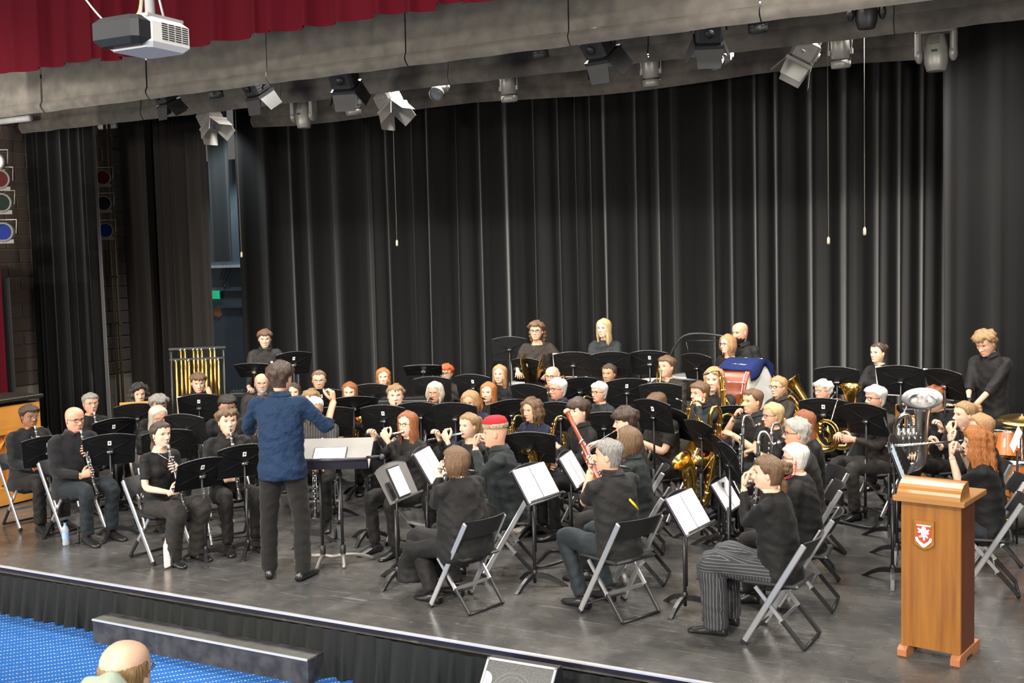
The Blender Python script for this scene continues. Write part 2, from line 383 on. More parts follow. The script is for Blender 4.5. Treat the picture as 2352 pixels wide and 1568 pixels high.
# thin scrim hanging by the wing opening
SCR = mat('grey_scrim', (.07,.085,.09), .85, sheen=.3)
a_, b_ = atY(472,300,14.9), atY(534,600,14.9)
curtain('hanging_scrim', a_.x, b_.x+.05, 14.9, b_.z, 6.52, SCR, 'sagging grey-green scrim hanging over the wing opening', .04, .35, seed=14)
# red house curtain edge far left and red valance
xa = atY(0,700,7.3).x
curtain('house_curtain', atY(0,700,9.5).x-1.6, atY(9,800,9.5).x, 9.5, .02, atY(5,570,9.5).z, REDV, 'red velvet house curtain edge at far left', .05, .2, seed=15)
curtain('house_curtain', atY(13,800,9.8).x-1.2, atY(30,800,9.8).x, 9.8, .02, 2.6, mat('grey_velour',(.05,.052,.055),.95,sheen=.2), 'grey tormentor drape edge beside the red curtain', .03, .2, seed=16)
curtain('red_valance', -10.9, -3.0, 7.4, 4.585, 6.4, REDV, 'red velvet pelmet valance across the top of the stage', .055, .30, nrow=6, topamp=1, jag=.05, seed=17)
# black borders made of sewn panels with a weighted hem band
BORD = mat('border_cloth', (.090,.081,.071), .92, 0, .25, noise=(7,.5,(.165,.15,.13)), bump=(90,.25), sheen=.2)
BORD2 = mat('border_cloth_b', (.085,.076,.067), .92, 0, .25, noise=(10,.35,(.12,.108,.095)), sheen=.2)
def border(label, x0, x1, Y, z, top, pw, mt, hem=.125, amp=.02, seed=1, sag=.0):
    b = thing('stage_border', label, 'border curtain', ((x0+x1)/2, Y, z)); rs = np.random.RandomState(seed); cx = (x0+x1)/2
    x = x0
    while x < x1-.05:
        w = min(pw, x1-x); n = 36; p0 = rs.uniform(0,6); k = rs.uniform(5,9); sg = [sag*rs.uniform(.3,1) for _ in range(3)]
        def fn(u, v, w=w, x=x, p0=p0, k=k):
            xx = x-cx+.006+(w-.012)*u; zz = top*(1-v)+hem*v
            return (xx, amp*(math.sin(xx*k+p0)+.5*math.sin(xx*k*2.3))*(.4+.6*v)-.03*v, zz+sag*math.sin(xx*1.3+seed))
        mb = MB(); mb.grid(fn, n, 6)
        def hn(u, v, w=w, x=x, p0=p0, k=k):
            xx = x-cx+.006+(w-.012)*u; a = v*PI*1.0
            y0 = amp*(math.sin(xx*k+p0)+.5*math.sin(xx*k*2.3))-.03
            return (xx, y0-.035*math.sin(a)+.03*v, hem*(1-v)+sag*math.sin(xx*1.3+seed)+.002*math.sin(xx*11+p0))
        mb.grid(hn, n, 7)
        mb.build('panel', mt, b); x += w
    return b
border('front black stage border with pale dusty hem below the red valance', -12.2, 2.2, 8.6, 4.44, 2.0, 1.62, BORD, .115, .008, 2)
border('middle black stage border hanging behind the front border', -13.9, 2.2, 10.9, 4.645, 1.6, 2.4, BORD2, .17, .012, 4)
border('rear black border with sagging hem in front of backdrop curtain', -11.9, 2.4, 13.5, 4.80, 1.4, 14.5, BORD2, .16, .008, 6, .035)
# lighting bars
for (Y, z, lab) in ((9.35,5.02,'front'),(11.75,5.25,'rear')):
    mb = MB(); mb.tube([(-13.4,Y,z),(2.4,Y,z)], .024, 8); tag(mb.build('lighting_bar', BLACKM), lab+' black pipe batten holding stage lights', 'lighting bar')
# ================================================================== STAGE LIGHTS, RIGGING, LECTERN, PIANO
LAMPG = mat('lamp_grey', (.30,.29,.27), .42, .35)
LAMPK = mat('lamp_black', (.014,.014,.015), .5)
GLASSL = mat('lamp_lens', (.25,.27,.30), .08, .3)
def aim(d): return Vector(d).normalized().to_track_quat('-Z','Y').to_euler()
def hang(t, p, barz, m):
    h = barz-p.z
    MB().tube([(0,0,h),(0,0,.17)], .012, 6).build('hanger', m, t)
    mb = MB(); mb.box((0,0,h), (.05,.09,.08)); mb.build('clamp', m, t)
def fresnel(px, py, Y, barz, d, lab, m, s=1.0, group=None, blue=False):
    p = atY(px, py, Y); t = thing('fresnel_light', lab, 'stage light', p, 0, group)
    hang(t, p, barz, m); Mr = aim(d).to_matrix()
    yk = MB(); yk.tube([Mr@Vector((-.15*s,0,.03*s)), Vector((-.15*s,0,.19)), Vector((.15*s,0,.19)), Mr@Vector((.15*s,0,.03*s))], .010, 6); yk.build('yoke', m, t)
    b = MB(); b.box((0,0,.05*s), (.23*s,.23*s,.20*s), 0, None, .025*s); b.box((0,0,.17*s), (.16*s,.18*s,.06*s), 0, None, .01); b.box((0,0,-.065*s), (.25*s,.25*s,.03*s))
    for k in range(4): b.box((.119*s,0,.0+k*.03*s), (.006,.15*s,.008))
    b.lathe([(.04*s,0),(.04*s,.012)], 12, 0, Matrix.Translation((0,-.12*s,.06*s))@Matrix.Rotation(R(90),4,'X'), cap=True)
    b.build('housing', m, t, rot=Mr.to_euler())
    l = MB(); l.lathe([(0,-.088*s),(.06*s,-.086*s),(.09*s,-.075*s)], 18); l.build('lens', GLASSL, t, rot=Mr.to_euler())
    for k in range(4):
        a = k*PI/2; Mk = Matrix.Rotation(a,3,'Z')@Matrix.Rotation(R(-28 if k % 2 else -18),3,'X')
        f = MB(); w = .115*s; f.prism([(-w,0),(w,0),(w*.85,-.16*s),(-w*.85,-.16*s)], .004)
        f.v = [tuple(Mr@(Matrix.Rotation(a,3,'Z')@(Vector((0,.122*s,-.08*s))+Matrix.Rotation(R(24),3,'X')@Vector(q)))) for q in f.v]
        f.build('barn_door', m, t)
    return t
def profile(px, py, Y, barz, d, lab, m, s=1.0):
    p = atY(px, py, Y); t = thing('profile_spotlight', lab, 'stage light', p); hang(t, p, barz, m); e = aim(d)
    b = MB(); b.lathe([(.0,.16*s),(.085*s,.16*s),(.092*s,.13*s),(.092*s,-.06*s),(.085*s,-.065*s),(.085*s,-.07*s),(.098*s,-.075*s),(.098*s,-.15*s),(.08*s,-.16*s)], 20); b.build('housing', m, t, rot=e)
    MB().lathe([(0,-.14*s),(.085*s,-.145*s)], 18).build('lens', GLASSL, t, rot=e)
    MB().lathe([(.1*s,-.07*s),(.101*s,-.085*s)], 20).build('ring', LAMPK, t, rot=e)
    yk = MB(); yk.tube([(-.115*s,0,.0),(-.115*s,0,.19),(.115*s,0,.19),(.115*s,0,0)], .009, 6); yk.box((-.11*s,0,0),(.03,.03,.05)); yk.box((.11*s,0,0),(.03,.03,.05)); yk.build('yoke', m, t)
    return t
def mover(px, py, Y, barz, lab, rz=0, s=1.0, m=LAMPG):
    p = atY(px, py, Y); t = thing('moving_head_light', lab, 'stage light', p, rz); h = barz-p.z
    MB().box((0,0,h*.5+.11), (.16*s,.14*s,max(.05,h-.26)), 0, None, .01).build('base', m, t)
    y = MB(); y.box((0,0,.165*s), (.36*s,.15*s,.05*s), 0, None, .015)
    for sgn in (-1,1): y.box((sgn*.155*s,0,.04*s), (.055*s,.14*s,.24*s), 0, None, .018); y.ball((sgn*.15*s,0,-.05*s), (.04*s,.08*s,.075*s), 12, 8)
    y.build('yoke', m, t)
    hd = MB(); hd.lathe([(0,.13*s),(.075*s,.125*s),(.09*s,.05*s),(.11*s,-.04*s),(.105*s,-.13*s),(.085*s,-.2*s),(.08*s,-.205*s),(0,-.19*s)], 20)
    hd.v = [(x, y_*.95, z) for x, y_, z in hd.v]; hd.build('head', m, t)
    v = MB()
    for k in range(6): v.box((0,-.0835*s-.004*k, .105*s-k*.014*s), (.09*s,.012,.004), 0)
    v.box((0,-.108*s,-.03*s), (.05*s,.012,.02*s)); v.build('vents', LAMPK, t)
    return t
Y1, B1, Y2, B2 = 9.35, 5.02, 11.75, 5.25
fresnel(382,226,Y1,B1,(.1,.5,-1),'dark silhouetted stage light, leftmost below the front border',LAMPK,.85)
fresnel(590,205,Y1,B1,(.1,.6,-1),'dark barn-door light left of the conductor, below front border',LAMPK,.95)
fresnel(792,186,Y1,B1,(-.2,.7,-1),'black barn-door light over the pair of grey spotlights',LAMPK,1.05)
fresnel(1378,112,Y1,B1,(.2,.8,-1),'dark barn-door light with blue glint, centre of front bar',LAMPK,1.05)
fresnel(1628,78,Y1,B1,(-.3,.7,-1),'barn-door light with blue-lit flap under the front border',LAMPK,1.0)
mover(1990,18,Y1,B1,'dark moving head partly hidden by front border at upper right',.2,.8,LAMPK)
for (x, y, l) in ((492,208,'leftmost'),(1238,112,'middle'),(1738,50,'rightmost')):
    profile(x, y-10, Y1, B1, (0,.3,-1), l+' dark round downlight peeking below the front border', LAMPK, .8)
fresnel(485,276,Y2,B2,(.55,-.1,-.8),'grey barn-door light above the grey scrim, leftmost of rear bar',LAMPG,1.15)
mover(697,258,Y2,B2,'grey moving head light above the left backdrop panel',.0)
profile(810,236,Y2,B2,(.02,.1,-1),'grey cylindrical spotlight beside the left moving head',LAMPG)
fresnel(896,236,Y2,B2,(.5,-.1,-.8),'tilted grey barn-door light above the centre-left pull rope',LAMPG,1.15)
profile(1010,207,Y2,B2,(.1,-.9,-.5),'grey spotlight showing its round lens to the hall',LAMPG,.9)
profile(1168,203,Y2,B2,(.02,.1,-1),'grey cylindrical spotlight hanging alone at centre',LAMPG)
profile(1495,165,Y2,B2,(.02,.1,-1),'grey cylindrical spotlight right of centre on the rear bar',LAMPG)
profile(1655,134,Y2,B2,(-.3,-.9,-.4),'grey spotlight with bright curved yoke facing the hall',LAMPG,.9)
fresnel(1842,132,Y2,B2,(-.5,-.15,-.9),'grey barn-door light with blue-lit flaps at upper right',LAMPG,1.15)
profile(1930,120,Y2,B2,(.02,.1,-1),'grey cylindrical spotlight next to the right pull rope',LAMPG)
mover(2150,112,Y2,B2,'grey moving head light at far right of rear bar',0,1.05)
# small pale downlights under the front border
# pull ropes with toggles
ROPE = mat('cotton_rope', (.22,.20,.16), .9); TOG = mat('wood_toggle', (.38,.33,.25), .6)
for (x0,y0,x1,y1,Y,l) in ((545,250,555,588,13.1,'at the left beside the scrim'),(905,262,912,562,13.1,'left of centre before the backdrop'),(1897,160,1903,557,13.1,'with toggle, right of centre'),(1979,60,1986,536,12.2,'rightmost, hanging from the front')):
    b = atY(x1,y1,Y); a = atY(x0,y0,Y); t = thing('pull_rope', 'thin pale pull rope '+l, 'rope', b)
    MB().tube([(0,0,.04),(0,0,6.53-b.z)], .004, 5).build('cord', ROPE, t)
    MB().lathe([(.004,.07),(.016,.05),(.018,.0),(.014,-.02)], 8, cap=True).build('toggle', TOG, t)
# lamp booms at the left
GELS = {'red':(.045,.002,.003),'green':(.003,.008,.006),'blue':(.004,.012,.11),'white':(.8,.82,.7)}
def parcan(px, py, Y, gel, lab, s=1.0):
    p = atY(px, py, Y); t = thing('par_can', lab, 'stage light', p, R(38)); Mx = Matrix.Rotation(R(90),4,'X')
    MB().lathe([(0,-.20*s),(.08*s,-.19*s),(.11*s,-.1*s),(.115*s,.05*s)], 18, 0, Mx).build('can', LAMPG, t)
    MB().lathe([(0,.035*s),(.10*s,.036*s)], 20, 0, Mx).build('colour_gel', mat('gel_'+gel, GELS[gel], .6, 0, .1), t)
    fr = MB(); fr.lathe([(.10*s,.04*s),(.10*s,.06*s),(.125*s,.06*s),(.125*s,.03*s)], 20, 0, Mx); fr.box((0,-.045*s,-.12*s),(.24*s,.006,.05*s)); fr.build('gel_frame', mat('gel_frame_grey',(.10,.095,.085),.5), t)
    bk = MB(); bk.tube([(-.14*s,0,-.02),(-.14*s,.06,.16*s),(.14*s,.06,.16*s),(.14*s,0,-.02)], .009, 5); bk.build('bracket', LAMPG, t)
BPIPE = mat('boom_pipe', (.10,.09,.055), .5, .5)
def boom(px0, py0, px1, py1, Y, lab):
    a = atY(px0,py0,Y); b = atY(px1,py1,Y); x = (a.x+b.x)/2; t = thing('lamp_boom', lab, 'lighting boom', (x,Y,0))
    for dx in (-.05,.05): MB().tube([(dx,0,0),(dx,0,a.z)], .022, 7).build('pipe', BPIPE, t)
    z = .4
    while z < a.z: MB().box((0,0,z),(.17,.06,.035)).build('clamp', BPIPE, t); z += .72
boom(250,285,270,860,12.3,'olive pipe boom carrying three coloured lamps beside block wall')
parcan(237,408,12.15,'red','red-gelled lamp at the top of the boom by the block wall')
parcan(239,467,12.15,'green','dark green-gelled lamp, middle of the boom lamps')
parcan(243,529,12.15,'blue','blue-gelled lamp, lowest on the boom by the block wall')
boom(-30,200,-26,860,9.6,'pipe boom just outside the left picture edge')
parcan(-10,372,9.5,'white','pale lit lamp at the left picture edge, topmost')
parcan(2,412,9.5,'red','red-gelled lamp at the left picture edge')
parcan(6,466,9.5,'green','dark gelled lamp at the left edge above the blue one')
parcan(10,533,9.5,'blue','bright blue-gelled lamp at the left picture edge')
# fluorescent batten ends
for (xa_,ya_,xb_,l,Y) in ((-20,282,70,'on the block wall at the upper left corner',10.7),(225,292,268,'behind the first leg curtain',12.6)):
    a = atY(xa_,ya_,Y); b = atY(xb_,ya_-2,Y); mb = MB(); mb.tube([a,(b.x,Y,a.z)], .045, 10); tag(mb.build('pipe_batten', WHITEP), 'pale horizontal pipe end '+l, 'pipe')
# ------------------------------------------------------------------ projector
pc = atD(325,84,5.0)
pj = thing('projector', 'white and black projector hanging from the ceiling before the red valance', 'projector', pc, R(2))
pm = MB(); pm.box((0,.04,0), (.275,.27,.132), 0, None, .022); pm.build('case', WHITEP, pj)
pm = MB(); pm.box((-.002,-.115,.002), (.272,.12,.124), 0, None, .026); pm.build('dark_front', mat('projector_dark',(.022,.023,.026),.35), pj)
vt = MB()
for r_ in range(8):
    for c_ in range(4): vt.box((.1385,.0+c_*.042,.040-r_*.0095), (.003,.034,.0045))
vt.build('vent_grille', BLACKP, pj)
MB().box((0,.04,.075), (.22,.22,.014)).build('mount_plate', GREYP, pj)
mb = MB(); mb.tube([(0,.06,.08),(0,.06,1.0)], .022, 8); mb.tube([(-.06,.06,.08),(-.01,.06,.36)], .006, 5); mb.tube([(.08,.06,.08),(.01,.06,.36)], .006, 5); mb.build('pole', GREYP, pj)
mb = MB(); mb.tube(catmull([(-.2,.06,.07),(-.1,.06,.10),(-.05,.06,.16),(-.02,.05,.4)],5), .009, 6, 0); mb.build('cable', mat('tan_cable',(.35,.25,.12),.6), pj)
mb = MB(); mb.tube(catmull([(-.19,.02,.065),(-.25,.0,.12),(-.37,0,.26),(-.45,0,.45)],5), .005, 5); mb.build('safety_wire', STEEL, pj)
# ------------------------------------------------------------------ lectern
FL, FR, BR = at(2070,1479,.07), at(2206,1505,.07), at(2254,1481,.07)
ux = (FR-FL); lw = ux.length; ang = math.atan2(ux.y, ux.x); ld = .30
hz = atY(2206,1162,FR.y).z
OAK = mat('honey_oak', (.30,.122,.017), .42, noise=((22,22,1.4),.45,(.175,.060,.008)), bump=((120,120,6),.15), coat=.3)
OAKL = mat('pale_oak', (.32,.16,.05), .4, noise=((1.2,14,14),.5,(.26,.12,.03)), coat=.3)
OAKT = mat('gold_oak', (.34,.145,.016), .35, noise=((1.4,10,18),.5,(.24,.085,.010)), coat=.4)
OAK_SHADE = mat('shaded_oak', (.13,.035,.012), .5, noise=((16,16,1.1),.5,(.09,.022,.008)))  # shade of the lectern sides put into the colour: darker copy of the oak
lc = thing('lectern', 'golden oak lectern with red and white crest at stage front', 'lectern', (FL+FR)/2*1.0, ang)
lc.location.z = 0
b = MB(); b.box((0,.011,(hz+.07)/2), (lw,.022,hz-.07)); b.build('front_panel', OAK, lc)
for s_ in (-1,1): MB().box((s_*(lw/2-.011),ld/2+.012,(hz+.07)/2), (.022,ld-.02,hz-.07)).build('side_panel', OAK_SHADE, lc)
MB().box((0,ld*.5,.40), (lw-.05,ld-.06,.02)).build('shelf', OAK_SHADE, lc)
for s_ in (-1,1):
    f = MB(); f.prism([(-.17,0),(.0-.03,0),(-.02,.025),(.10,.025),(.12,0),(.26,0),(.27,.02),(.27,.05),(.25,.07),(-.15,.07),(-.18,.05),(-.18,.01)], .06, Matrix.Translation((s_*(lw/2-.02),.13,0))@Matrix.Rotation(R(90),4,'Z'))
    f.build('foot', mat('foot_oak',(.34,.13,.05),.5), lc)
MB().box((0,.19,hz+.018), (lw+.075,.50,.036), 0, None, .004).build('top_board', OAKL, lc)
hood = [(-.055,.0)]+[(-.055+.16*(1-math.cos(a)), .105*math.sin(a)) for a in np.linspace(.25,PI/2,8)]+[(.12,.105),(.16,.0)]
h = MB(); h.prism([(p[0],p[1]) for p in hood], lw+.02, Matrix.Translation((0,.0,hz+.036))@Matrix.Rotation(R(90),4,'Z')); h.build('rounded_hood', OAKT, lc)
# crest
cm = Matrix.Translation((-.035,-.012,hz-.20))
sh = lc
pl = MB(); pl.prism([(-.062,.08),(.062,.08),(.062,-.075),(.03,-.098),(0,-.108),(-.03,-.098),(-.062,-.075)], .02, cm); plq = pl.build('crest_plaque', OAKT, lc)
rd = MB(); rd.prism([(-.043,.048),(.043,.048),(.043,-.02),(.03,-.042),(0,-.06),(-.03,-.042),(-.043,-.02)], .006, cm@Matrix.Translation((0,-.012,0))); rd.build('crest_shield', mat('crest_red',(.62,.03,.03),.4), plq)
CRW = mat('crest_white',(.85,.84,.82),.45); Mw = cm@Matrix.Translation((0,-.0165,0))
w_ = MB()
w_.prism([(-.045,.055),(.045,.055),(.045,.047),(-.045,.047)], .006, Mw)
for poly in ([(-.012,.042),(.004,.044),(.016,.036),(.012,.02),(.018,0),(.014,-.02),(.002,-.03),(-.012,-.016),(-.018,.008),(-.014,.026)],
             [(-.012,.024),(-.036,.034),(-.04,.026),(-.028,.018),(-.038,.006),(-.03,0),(-.012,.010)],
             [(.012,.020),(.03,.03),(.038,.022),(.028,.014),(.036,.002),(.028,-.006),(.012,.004)],
             [(-.012,-.012),(-.03,-.02),(-.026,-.03),(-.008,-.024)],[(.01,-.014),(.022,-.03),(.03,-.026),(.018,-.008)],[(-.004,-.026),(.01,-.028),(.008,-.046),(-.002,-.048)]):
    w_.prism(poly, .006, Mw)
w_.build('crest_lion', CRW, plq)
rb = MB(); rb.prism([(-.052,-.03),(-.04,-.026),(-.03,-.05),(0,-.072),(.03,-.05),(.04,-.026),(.052,-.03),(.05,-.05),(.034,-.066),(.012,-.088),(0,-.093),(-.012,-.088),(-.034,-.066),(-.05,-.05)], .008, Mw); rb.build('crest_ribbon', CRW, plq)
# ------------------------------------------------------------------ floor monitor
m0 = atY(1122,1509,6.25); MZ = m0.z; m1 = at(1281,1535,MZ); mw = (m1-m0).length; ma = math.atan2((m1-m0).y,(m1-m0).x)
mo = thing('stage_monitor', 'black wedge loudspeaker with mesh grille in front of the stage', 'speaker', ((m0+m1)/2).to_3d(), ma); mo.location.z = CARPET_Z
mh = MZ-CARPET_Z
prof = [(.0,mh),(.06,mh),(.16,.0),(-.36,0),(-.36,.03)]
MB().prism([(-p[0],p[1]) for p in prof][::-1] if False else prof, mw, Matrix.Rotation(R(90),4,'Z')@Matrix.Scale(1,4)).build('cabinet', BLACKP, mo)
sl = Vector((0,-.36,.03)); st_ = Vector((0,0,mh)); dv = (sl-st_); L_ = dv.length; du = dv.normalized(); nn = Vector((1,0,0)).cross(du)*-1
nn = Vector((0,-(mh-.03),.36)).normalized() if True else nn
Mg = Matrix(((1,0,0,0),(0,du.y,nn.y,0),(0,du.z,nn.z,mh),(0,0,0,1)))
GRL = mat('speaker_mesh',(.05,.052,.053),.5,.4,noise=(220,.2,(.12,.12,.12)))
fr = MB()
for (c,d) in (((0,.008,.006),(mw,.016,.014)),((0,L_-.008,.006),(mw,.016,.014)),((-mw/2+.008,L_/2,.006),(.016,L_,.014)),((mw/2-.008,L_/2,.006),(.016,L_,.014))): fr.box(c,d)
fr.xf(Mg).build('frame', GREYP, mo)
g = MB(); g.box((0,L_/2,.002),(mw-.03,L_-.03,.006)); g.xf(Mg).build('grille', GRL, mo)
c = MB(); 
for rr in (.06,.11,.14): c.lathe([(rr,.004),(rr+.004,.008),(rr+.008,.004)], 32)
c.xf(Mg@Matrix.Translation((-.03,.22,0))).build('cone_rings', mat('cone',(.11,.11,.115),.5), mo)
k_ = MB(); k_.lathe([(0,.008),(.06,.008),(.06,.004)], 24); k_.xf(Mg@Matrix.Translation((-mw/2+.015,.15,0))); 
k_.v = [(max(v[0],-mw/2+.017), v[1], v[2]) for v in k_.v]; k_.build('round_label', WHITEP, mo)
text_obj('Z', .05, mat('ink',(.25,.25,.28),.6), mo, Mg@Matrix.Translation((-mw/2+.045,.16,.009))@Matrix.Rotation(R(160),4,'Z')@Matrix.Rotation(R(20),4,'Z'), 'lettering', .0005)
# ------------------------------------------------------------------ upright piano (back side towards us)
pr, pl_ = at(104,1140,0), at(0,1166,0); pd = (pr-pl_).normalized(); pa = math.atan2(pd.y,pd.x); ph_ = atY(100,905,pr.y).z
pn = thing('upright_piano', 'upright piano with orange wooden back at far left', 'piano', pr, pa)
MB().box((-.75,.30,ph_/2-.03), (1.48,.5,ph_-.1)).build('case', mat('piano_case',(.02,.014,.01),.35), pn)
MB().box((-.75,.28,ph_-.02), (1.56,.64,.045), 0, None, .008).build('lid', mat('piano_lid',(.015,.011,.009),.45), pn)
MB().box((-.75,.02,ph_*.80), (1.46,.07,ph_*.26)).build('back_rail', ORANGEW, pn)
MB().box((-.75,.02,.12), (1.46,.09,.20)).build('bottom_rail', ORANGEW, pn)
MB().box((-.75,.05,ph_*.45), (1.44,.03,ph_*.55)).build('soundboard', mat('soundboard',(.50,.22,.045),.5), pn)
for k in range(4): MB().box((-.06-.4*k,.0,ph_*.44), (.09,.08,ph_*.5)).build('back_post', ORANGEW, pn)
for k in range(3):
    mb = MB(); mb.tube([(-.1-.42*k,.025,.75),(-.55-.42*k,.025,.22)], .025, 4, up=(0,1,0)); mb.build('brace', ORANGEW, pn)
# ================================================================== PEOPLE
SKIN = {'fair':mat('skin_fair',(0.560,0.345,0.235),.48,0,.4,noise=(28,.8,(0.543,0.297,0.193))), 'pale':mat('skin_pale',(0.630,0.435,0.325),.48,0,.4,noise=(28,.8,(0.611,0.374,0.267))), 'rosy':mat('skin_rosy',(0.560,0.305,0.215),.48,0,.4,noise=(28,.8,(0.543,0.262,0.176))),
        'tan':mat('skin_tan',(0.390,0.225,0.135),.48,0,.4,noise=(28,.8,(0.378,0.194,0.111))), 'brown':mat('skin_brown',(0.252,0.126,0.071),.48,0,.4,noise=(28,.8,(0.244,0.106,0.057))), 'light':mat('skin_light',(0.590,0.390,0.275),.48,0,.4,noise=(28,.8,(0.572,0.335,0.226)))}
LIP = {k:mat('lips_'+k, tuple(c*f for c, f in zip(v, (.72,.42,.42))), .5) for k, v in
       {'fair':(.66,.37,.26),'pale':(.74,.47,.36),'rosy':(.64,.33,.24),'tan':(.46,.25,.15),'brown':(.30,.15,.085),'light':(.70,.44,.32)}.items()}
def hairmat(n, c, c2): return mat('hair_'+n, c, .5, 0, .45, noise=((150,150,14),.35,c2), bump=((170,170,9),.9))
HAIR = {'black':hairmat('black',(.010,.008,.007),(.022,.017,.014)), 'dark':hairmat('dark',(.030,.017,.011),(.060,.036,.022)), 'brown':hairmat('brown',(.085,.045,.022),(.15,.085,.042)),
        'lightbrown':hairmat('lightbrown',(.20,.115,.05),(.30,.19,.09)), 'ginger':hairmat('ginger',(.26,.080,.018),(.38,.145,.038)), 'auburn':hairmat('auburn',(.19,.055,.018),(.28,.095,.035)),
        'red':hairmat('red',(.42,.05,.012),(.52,.10,.025)), 'blonde':hairmat('blonde',(.40,.27,.125),(.56,.41,.21)), 'strawberry':hairmat('strawberry',(.30,.155,.065),(.42,.24,.11)), 'grey':hairmat('grey',(.27,.255,.235),(.42,.40,.375)),
        'white':hairmat('white',(.50,.485,.455),(.66,.645,.61)), 'salt':hairmat('salt',(.12,.11,.10),(.28,.265,.245)), 'ash':hairmat('ash',(.36,.31,.25),(.50,.45,.38))}
def cl(n, c, sheen=.03, spec=.22, rough=.7, bump=(11,.5,.03)): return mat('cloth_'+n, c, rough, 0, spec, sheen=sheen, bump=bump)
CL = {'black':cl('black',(.0082,.0078,.0080)), 'knit':cl('knit',(.013,.0132,.0150),.10,.2,.9), 'char':cl('charcoal',(.020,.0180,.0165)),
      'soft':cl('soft_black',(.0118,.0114,.0116)), 'navy':cl('navy',(.012,.0145,.034)), 'blue':cl('blue',(.0052,.0195,.052),.03,.25,.8,(13,.9,.04)),
      'brownblack':cl('brown_black',(.022,.0172,.0143)), 'slate':cl('slate',(.0135,.0175,.0185)), 'denim':cl('denim',(.0115,.0160,.0200)),
      'trouser':cl('trouser',(.0085,.0077,.0074)), 'trouserg':cl('trouser_grey',(.022,.020,.018)), 'wool':cl('wool',(.0105,.0098,.0095),.08,.2,.9)}
def stripe_mat(name, base, line, freq, axis, w=.2):
    m, nt, b, N, L = nodes_of(name); tc = N('TexCoord'); sx = N('SeparateXYZ'); L(tc.outputs['Object'], sx.inputs[0])
    a = N('Math'); a.operation = 'MULTIPLY'; a.inputs[1].default_value = freq; L(sx.outputs[axis], a.inputs[0])
    f = N('Math'); f.operation = 'FRACT'; L(a.outputs[0], f.inputs[0]); l = N('Math'); l.operation = 'LESS_THAN'; l.inputs[1].default_value = w; L(f.outputs[0], l.inputs[0])
    mx = N('MixRGB'); mx.inputs[1].default_value = (*base,1); mx.inputs[2].default_value = (*line,1); L(l.outputs[0], mx.inputs[0]); L(mx.outputs[0], b.inputs['Base Color']); b.inputs['Roughness'].default_value = .85
    return m
CL['green'] = cl('pale_green',(.30,.36,.29))
CL['stripe'] = stripe_mat('cloth_striped', (.022,.020,.019), (.075,.072,.068), 38, 'X', .22)
def pin_mat():
    m, nt, b, N, L = nodes_of('cloth_pinstripe'); tc = N('TexCoord'); sx = N('SeparateXYZ'); L(tc.outputs['Object'], sx.inputs[0]); sn = N('SeparateXYZ'); L(tc.outputs['Normal'], sn.inputs[0])
    def mth(op, a_, b_=None):
        q = N('Math'); q.operation = op
        for i, v in enumerate((a_, b_)):
            if v is None: continue
            if isinstance(v, (int, float)): q.inputs[i].default_value = v
            else: L(v, q.inputs[i])
        return q.outputs[0]
    def line(c): return mth('LESS_THAN', mth('FRACT', mth('MULTIPLY', c, 46.0)), .16)
    side = mth('GREATER_THAN', mth('ABSOLUTE', sn.outputs['X']), .72); thigh = mth('GREATER_THAN', sx.outputs['Z'], .47)
    yz = mth('ADD', mth('MULTIPLY', line(sx.outputs['Z']), thigh), mth('MULTIPLY', line(sx.outputs['Y']), mth('SUBTRACT', 1.0, thigh)))
    fac = mth('ADD', mth('MULTIPLY', yz, side), mth('MULTIPLY', line(sx.outputs['X']), mth('SUBTRACT', 1.0, side)))
    mx = N('MixRGB'); mx.inputs[1].default_value = (.018,.019,.022,1); mx.inputs[2].default_value = (.12,.125,.14,1); L(fac, mx.inputs[0]); L(mx.outputs[0], b.inputs['Base Color']); b.inputs['Roughness'].default_value = .85
    return m
CL['pin'] = pin_mat()
GLS = {'black':mat('frame_black',(.012,.012,.013),.3), 'wire':mat('frame_wire',(.35,.32,.30),.3,.8), 'purple':mat('frame_purple',(.10,.02,.16),.35), 'blue':mat('frame_blue',(.03,.04,.2),.35), 'red':mat('frame_red',(.12,.02,.02),.35)}
EYEW = mat('eye_white',(.50,.46,.43),.35); EYED = mat('eye_iris',(.02,.014,.010),.2)
def sstep(a, b, x):
    t = min(1, max(0, (x-a)/(b-a))); return t*t*(3-2*t)
# ---- head grid
HR = [(-.215,.062,.040,-.082),(-.165,.057,.032,-.078),(-.135,.056,.036,-.074),(-.119,.050,.058,-.072),(-.112,.043,.072,-.072),(-.104,.049,.080,-.072),(-.09,.055,.085,-.074),(-.078,.060,.086,-.076),(-.068,.063,.087,-.078),(-.058,.066,.088,-.081),(-.046,.068,.088,-.085),
      (-.034,.070,.088,-.089),(-.022,.072,.087,-.093),(-.01,.073,.087,-.097),(.002,.0745,.086,-.100),(.014,.0755,.087,-.103),(.026,.076,.089,-.104),(.04,.0765,.090,-.105),(.055,.0755,.088,-.103),(.07,.072,.084,-.098),(.085,.065,.075,-.087),(.098,.054,.061,-.072),(.109,.038,.041,-.052),(.116,.019,.020,-.028)]
NS = 46
_hz = sorted(set([r[0] for r in HR]+[-.098,-.094,-.086,-.082,-.074,-.071,-.0695,-.0665,-.065,-.063,-.0605,-.052,-.040,-.037,-.031,-.028,-.025,-.016,-.004,.005,.008,.011,.020,.032]))
HR = [(z,)+tuple(float(np.interp(z,[r[0] for r in HR],[r[i] for r in HR])) for i in (1,2,3)) for z in _hz]
def hrow(z):
    zs = [r[0] for r in HR]
    return tuple(np.interp(z, zs, [r[i] for r in HR]) for i in (1,2,3))
def seg_t(k, n=NS, w=.42):
    u = 2*PI*k/n; return u-w*math.sin(u)
